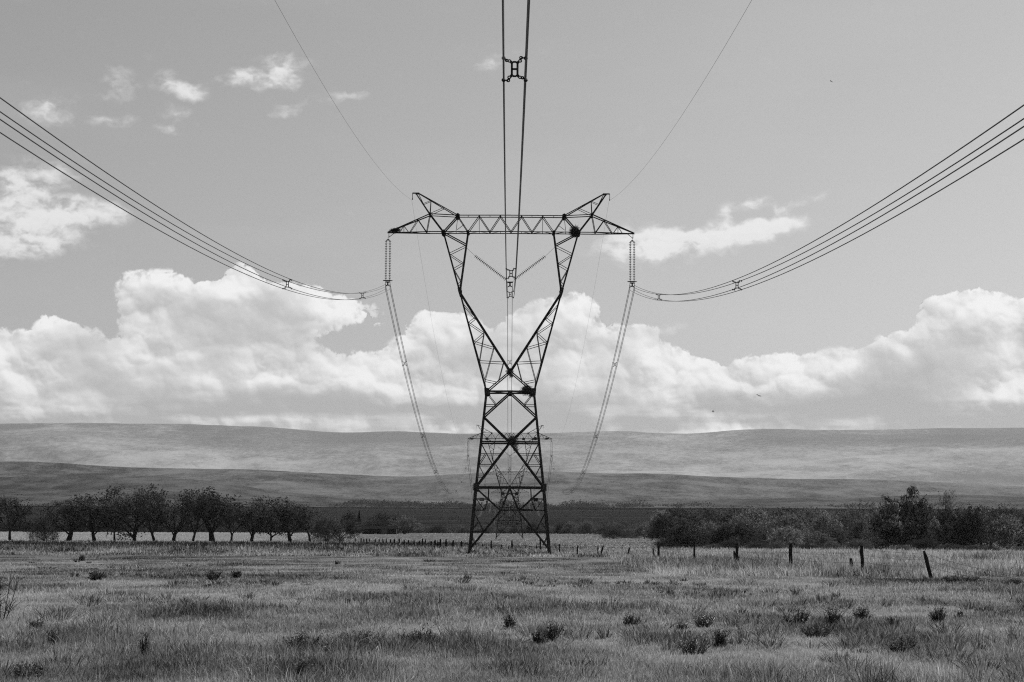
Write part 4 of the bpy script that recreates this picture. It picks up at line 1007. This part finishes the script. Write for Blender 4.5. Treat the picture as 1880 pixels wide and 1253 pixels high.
# ------------------------------------------------------------------ grass: every blade a little bent strip
def blades(n, ylo, yhi, hmin, hmax, seed, wpx=.00030, wmin=.005, power=1.0, xm=.30, tufts=9, thr=None, tbias=0):
    rng = np.random.default_rng(seed); nt_ = n//tufts
    u = rng.uniform(0, 1, nt_)
    Yt = 1/((1/ylo)*(1-u)+(1/yhi)*u) if power == 1 else ylo*(yhi/ylo)**u
    Xt = rng.uniform(-1, 1, nt_)*xm*Yt
    if thr is not None: k_ = thr(Xt, Yt, rng); Xt, Yt = Xt[k_], Yt[k_]; nt_ = len(Xt)
    tt = tone(Xt, Yt); hs = rng.uniform(.65, 1.25, nt_)
    X = np.repeat(Xt, tufts); Y = np.repeat(Yt, tufts); n = nt_*tufts
    sc_ = .05+.0016*Y; X = X+rng.normal(size=n)*sc_; Y = Y+rng.normal(size=n)*sc_
    t = np.repeat(tt, tufts)+rng.normal(size=n)*.30+np.where(rng.uniform(size=n) < .12, .50, 0)+tbias
    h = (hmin+(hmax-hmin)*rng.uniform(0, 1, n)**1.5)*np.repeat(hs*((1.75-1.0*np.clip(tt, 0, 1))*(1-sstep(Yt, 60, 120))+(1.25-.45*np.clip(tt, 0, 1))*sstep(Yt, 60, 120)), tufts)*np.minimum(1.0, .65+Y/200)
    w = np.maximum(wmin, wpx*Y)*rng.uniform(.7, 1.3, n)
    Z = ground_z(X, Y)-.03; az_ = rng.uniform(0, 2*PI, n); ln = rng.normal(size=n)*.8+.15; la = rng.uniform(0, 2*PI, n)*.6+.6
    dx = np.cos(az_)*w; dy = np.sin(az_)*w*.6
    lx = np.cos(la)*ln*h; ly = np.sin(la)*ln*h
    V = np.empty((n, 5, 3)); 
    V[:, 0] = np.stack([X-dx/2, Y-dy/2, Z], 1); V[:, 1] = np.stack([X+dx/2, Y+dy/2, Z], 1)
    V[:, 2] = np.stack([X+dx*.4+lx*.35, Y+dy*.4+ly*.35, Z+h*.55], 1); V[:, 3] = np.stack([X-dx*.4+lx*.35, Y-dy*.4+ly*.35, Z+h*.55], 1)
    V[:, 4] = np.stack([X+lx, Y+ly, Z+h*np.maximum(.25, 1-.3*ln**2)], 1)
    b = np.arange(n)*5
    Ft = np.stack([np.stack([b, b+1, b+2], 1), np.stack([b, b+2, b+3], 1), np.stack([b+3, b+2, b+4], 1)], 1).reshape(-1, 3)
    return V.reshape(-1, 3), Ft, np.repeat(t, 5)
def mk(name, parts, kind='stuff'):
    off = 0; Vs, Fs, Ts = [], [], []
    for V, Fq, T in parts: Vs.append(V); Fs.append(Fq+off); Ts.append(T); off += len(V)
    o = link(name, np_mesh(name, np.concatenate(Vs), np.concatenate(Fs), 3, GRASSM, {'tone': np.concatenate(Ts)})); tag(o, kind=kind); return o
mk('grass', [blades(GN, 21, 300, .045, .125, 1, wpx=.00026, wmin=.004), blades(GN//9, 21, 170, .10, .26, 2, thr=lambda X, Y, r: fbm(X/3+40, Y/6, 3, 91) > .54), blades(GN//6, 200, 900, .12, .35, 3, wpx=.0004)])
mk('tall_herbs', [blades(GN//6, 215, 430, .22, .62, 4, wpx=.00045, thr=lambda X, Y, r: (X < 4-(Y-215)*.06) & (r.uniform(size=len(X)) < .9), tbias=-.15),
                  blades(GN//8, 110, 300, .3, .62, 5, thr=lambda X, Y, r: X > 7+(Y-110)*.015, tbias=.12)])
# larger weed clumps scattered in the grass, too many to count
def clump(x, y, h, w, n, rng, lean=.25):
    a = rng.uniform(0, 2*PI, n); r0 = np.sqrt(rng.uniform(0, 1, n))*w*.28; k_ = rng.uniform(.2, 1, n)
    X = x+np.cos(a)*r0; Y = y+np.sin(a)*r0; Z = np.full(n, gz(x, y)-.03)
    hh = h*rng.uniform(.5, 1.05, n)*(1-.25*k_**2); tx = X+np.cos(a)*w*.42*k_+rng.normal(size=n)*.04; ty = Y+np.sin(a)*w*.42*k_
    wd = max(.006, .00026*y)
    b = np.stack([X-wd/2, Y, Z], 1); c = np.stack([X+wd/2, Y, Z], 1); m1 = np.stack([X*.45+tx*.55+wd*.5, Y*.45+ty*.55, Z+hh*.6], 1); m0 = m1-np.array([wd, 0, 0]); t = np.stack([tx, ty, Z+hh], 1)
    V = np.stack([b, c, m1, m0, t], 1); i = np.arange(n)*5
    return V.reshape(-1, 3), np.stack([np.stack([i, i+1, i+2], 1), np.stack([i, i+2, i+3], 1), np.stack([i+3, i+2, i+4], 1)], 1).reshape(-1, 3)
rngc = np.random.default_rng(77); pr_ = []
for (dx_, dy_, rx, ry, w_) in DRIFTS:
    for i in range(30):
        X = dx_+rngc.normal()*rx*.6; Y = dy_+rngc.normal()*ry*.6; V, Fq = clump(X, Y, rngc.uniform(.10, .30), rngc.uniform(.25, .8), int(rngc.uniform(14, 40)), rngc)
        pr_.append((V, Fq, np.full(len(V), rngc.uniform(-.1, .35))+np.repeat(rngc.normal(size=len(V)//5)*.2, 5)))
for i in range(900):
    Y = 1/rngc.uniform(1/260, 1/24); X = rngc.uniform(-.27, .27)*Y
    if fbm(np.array([X/4.+9]), np.array([Y/9.]), 3, 93)[0] < .52: continue
    V, Fq = clump(X, Y, rngc.uniform(.10, .36), rngc.uniform(.3, 1.1), int(rngc.uniform(14, 50)), rngc); pr_.append((V, Fq, np.full(len(V), rngc.uniform(-.1, .5))+np.repeat(rngc.normal(size=len(V)//5)*.2, 5)))
mk('weeds', pr_)
# ------------------------------------------------------------------ shrubs one could point to
def shrub(px, py, hpx, wpx, label, style='fan', flowers=0, seed=0, cat='shrub'):
    g = find_ground(px, py); sc = ppm(g.y); h = hpx/sc*(.8 if style != 'bare' else 1); w = wpx/sc; rng = np.random.default_rng(seed+int(px)); r = random.Random(seed+int(px))
    o = empty('shrub', g); m = MB(); P = []; nst = int(20+w*22) if style != 'bare' else int(10+w*8)
    for i in range(nst):
        a = r.uniform(0, 2*PI); k_ = math.sqrt(r.random()); e = Vector((math.cos(a)*w*.42*k_+r.gauss(0, .05)*w, math.sin(a)*w*.42*k_, h*r.uniform(.35, 1.15)*(1-.35*k_)))
        s = Vector((e.x*.25, e.y*.25, -.04)); md = s.lerp(e, .5)+Vector((e.x*.10, e.y*.10, h*.08)); rad = max(.004, .00016*g.y)
        m.tube([s, md, e], [rad*1.4, rad, rad*.6], 3, cap=False)
        for j in range(3 if style != 'bare' else 5):
            q = s.lerp(e, r.uniform(.35, .9)); d = Vector((r.gauss(0, 1), r.gauss(0, 1), r.uniform(.3, 1.4))).normalized()*h*r.uniform(.12, .28); m.tube([q, q+d], [rad*.8, rad*.4], 3, cap=False); P.append(q+d)
            if style != 'bare': P += [q+d*.5, q+Vector((r.gauss(0, .03), r.gauss(0, .03), .02))]
        P.append(e)
    m.build('stem', HERB, o)
    Pa = np.array([tuple(p) for p in P]); reps = 2
    Pa = np.repeat(Pa, reps, 0)+rng.normal(size=(len(Pa)*reps, 3))*(.02+.03*h)*np.array([1, 1, 1.6]); Pa[:, 2] = np.abs(Pa[:, 2])
    V, Fq = leaf_mesh(Pa, max(.020, .00032*g.y)*(1.0 if style != 'bare' else .7), rng=rng); link('foliage', np_mesh('foliage', V, Fq, 4, HERBL if style == 'pale' else (HERBM if style != 'bare' else LEAFD)), o)
    if flowers:
        sel = np.array([tuple(p) for p in P]); sel = sel[rng.choice(len(sel), min(flowers, len(sel)), replace=False)]+rng.normal(size=(min(flowers, len(sel)), 3))*.03
        V, Fq = leaf_mesh(sel, max(.022, .00055*g.y), rng=rng); link('blossom', np_mesh('blossom', V, Fq, 4, FLOWER), o)
    tag(o, label, cat, 'shrubs in the grass'); return o
shrub(2, 1140, 118, 80, 'tall bare twiggy shrub at the left edge of the photo', 'bare', cat='shrub')
shrub(937, 1158, 38, 26, 'small dark upright shrub in the middle of the foreground')
shrub(988, 1186, 34, 36, 'dark clump at the centre, lower and nearer than the upright one')
shrub(1012, 1180, 48, 44, 'feathery clump just right of the dark central clump', 'pale')
shrub(1160, 1150, 26, 40, 'squat dark clump with a slanting dead stalk, right of centre')
shrub(1275, 1202, 44, 84, 'broad dark bush low in the foreground, right of centre', flowers=20)
shrub(1322, 1190, 52, 30, 'narrow upright dark shrub beside the broad foreground bush')
shrub(1292, 1152, 36, 56, 'shrub dotted with white blossom, right of centre', 'pale', 70)
shrub(1253, 1158, 14, 26, 'small patch of white flowers left of the blossoming shrub', 'pale', 40)
shrub(1465, 1152, 44, 60, 'loose pale shrub with slanting stems, between white flowers', 'pale', 14)
shrub(1527, 1152, 50, 44, 'dark shrub with one pointed stem standing highest')
shrub(1582, 1140, 34, 44, 'shrub topped with white blossom on the right', 'pale', 46)
shrub(1637, 1154, 30, 34, 'small compact black-looking shrub on the right')
shrub(1722, 1144, 44, 36, 'upright dark shrub toward the right edge')
shrub(1655, 1200, 40, 70, 'wide soft clump low in the right foreground', 'pale')
shrub(1764, 1134, 14, 16, 'small tuft of white flowers toward the right edge', 'pale', 22)
shrub(1500, 1172, 30, 80, 'low dark spreading clump below the pointed shrub')
shrub(552, 1198, 46, 84, 'biggest rounded dark clump in the left half of the foreground')
shrub(660, 1190, 38, 110, 'wide dark clump right of the biggest rounded one')
shrub(775, 1186, 36, 100, 'wide flat dark clump left of the centre')
shrub(597, 1208, 26, 26, 'little white-flowered weed below the biggest rounded clump', 'pale', 26)
shrub(266, 1208, 50, 26, 'thin dark upright weed in the left foreground', 'bare')
shrub(95, 1190, 36, 34, 'thin shrub in the left foreground near the edge', 'bare')
shrub(68, 1158, 24, 40, 'low dark bush leaning left, near the left edge')
shrub(392, 1066, 24, 44, 'dark bush far out in the field, left one of a pair')
shrub(434, 1062, 18, 26, 'smaller dark bush, right one of the pair far out in the field')
shrub(176, 1066, 26, 40, 'grey bush far out in the left part of the field', 'pale')
shrub(150, 1030, 12, 16, 'small dark dot of a bush, farthest out on the left of the field')
shrub(560, 1250, 44, 40, 'dark upright weed at the bottom edge, left of centre')
shrub(50, 1250, 44, 70, 'coarse clump at the bottom left corner')
shrub(1860, 1074, 14, 50, 'low dark bush in the grass by the right edge')
shrub(1765, 1070, 16, 90, 'long low dark patch of bush right of the leaning post')
shrub(935, 1018, 10, 60, 'low weeds growing around the foot of the big tower')
shrub(868, 1019, 10, 26, 'dark weeds at the left foot of the big tower')
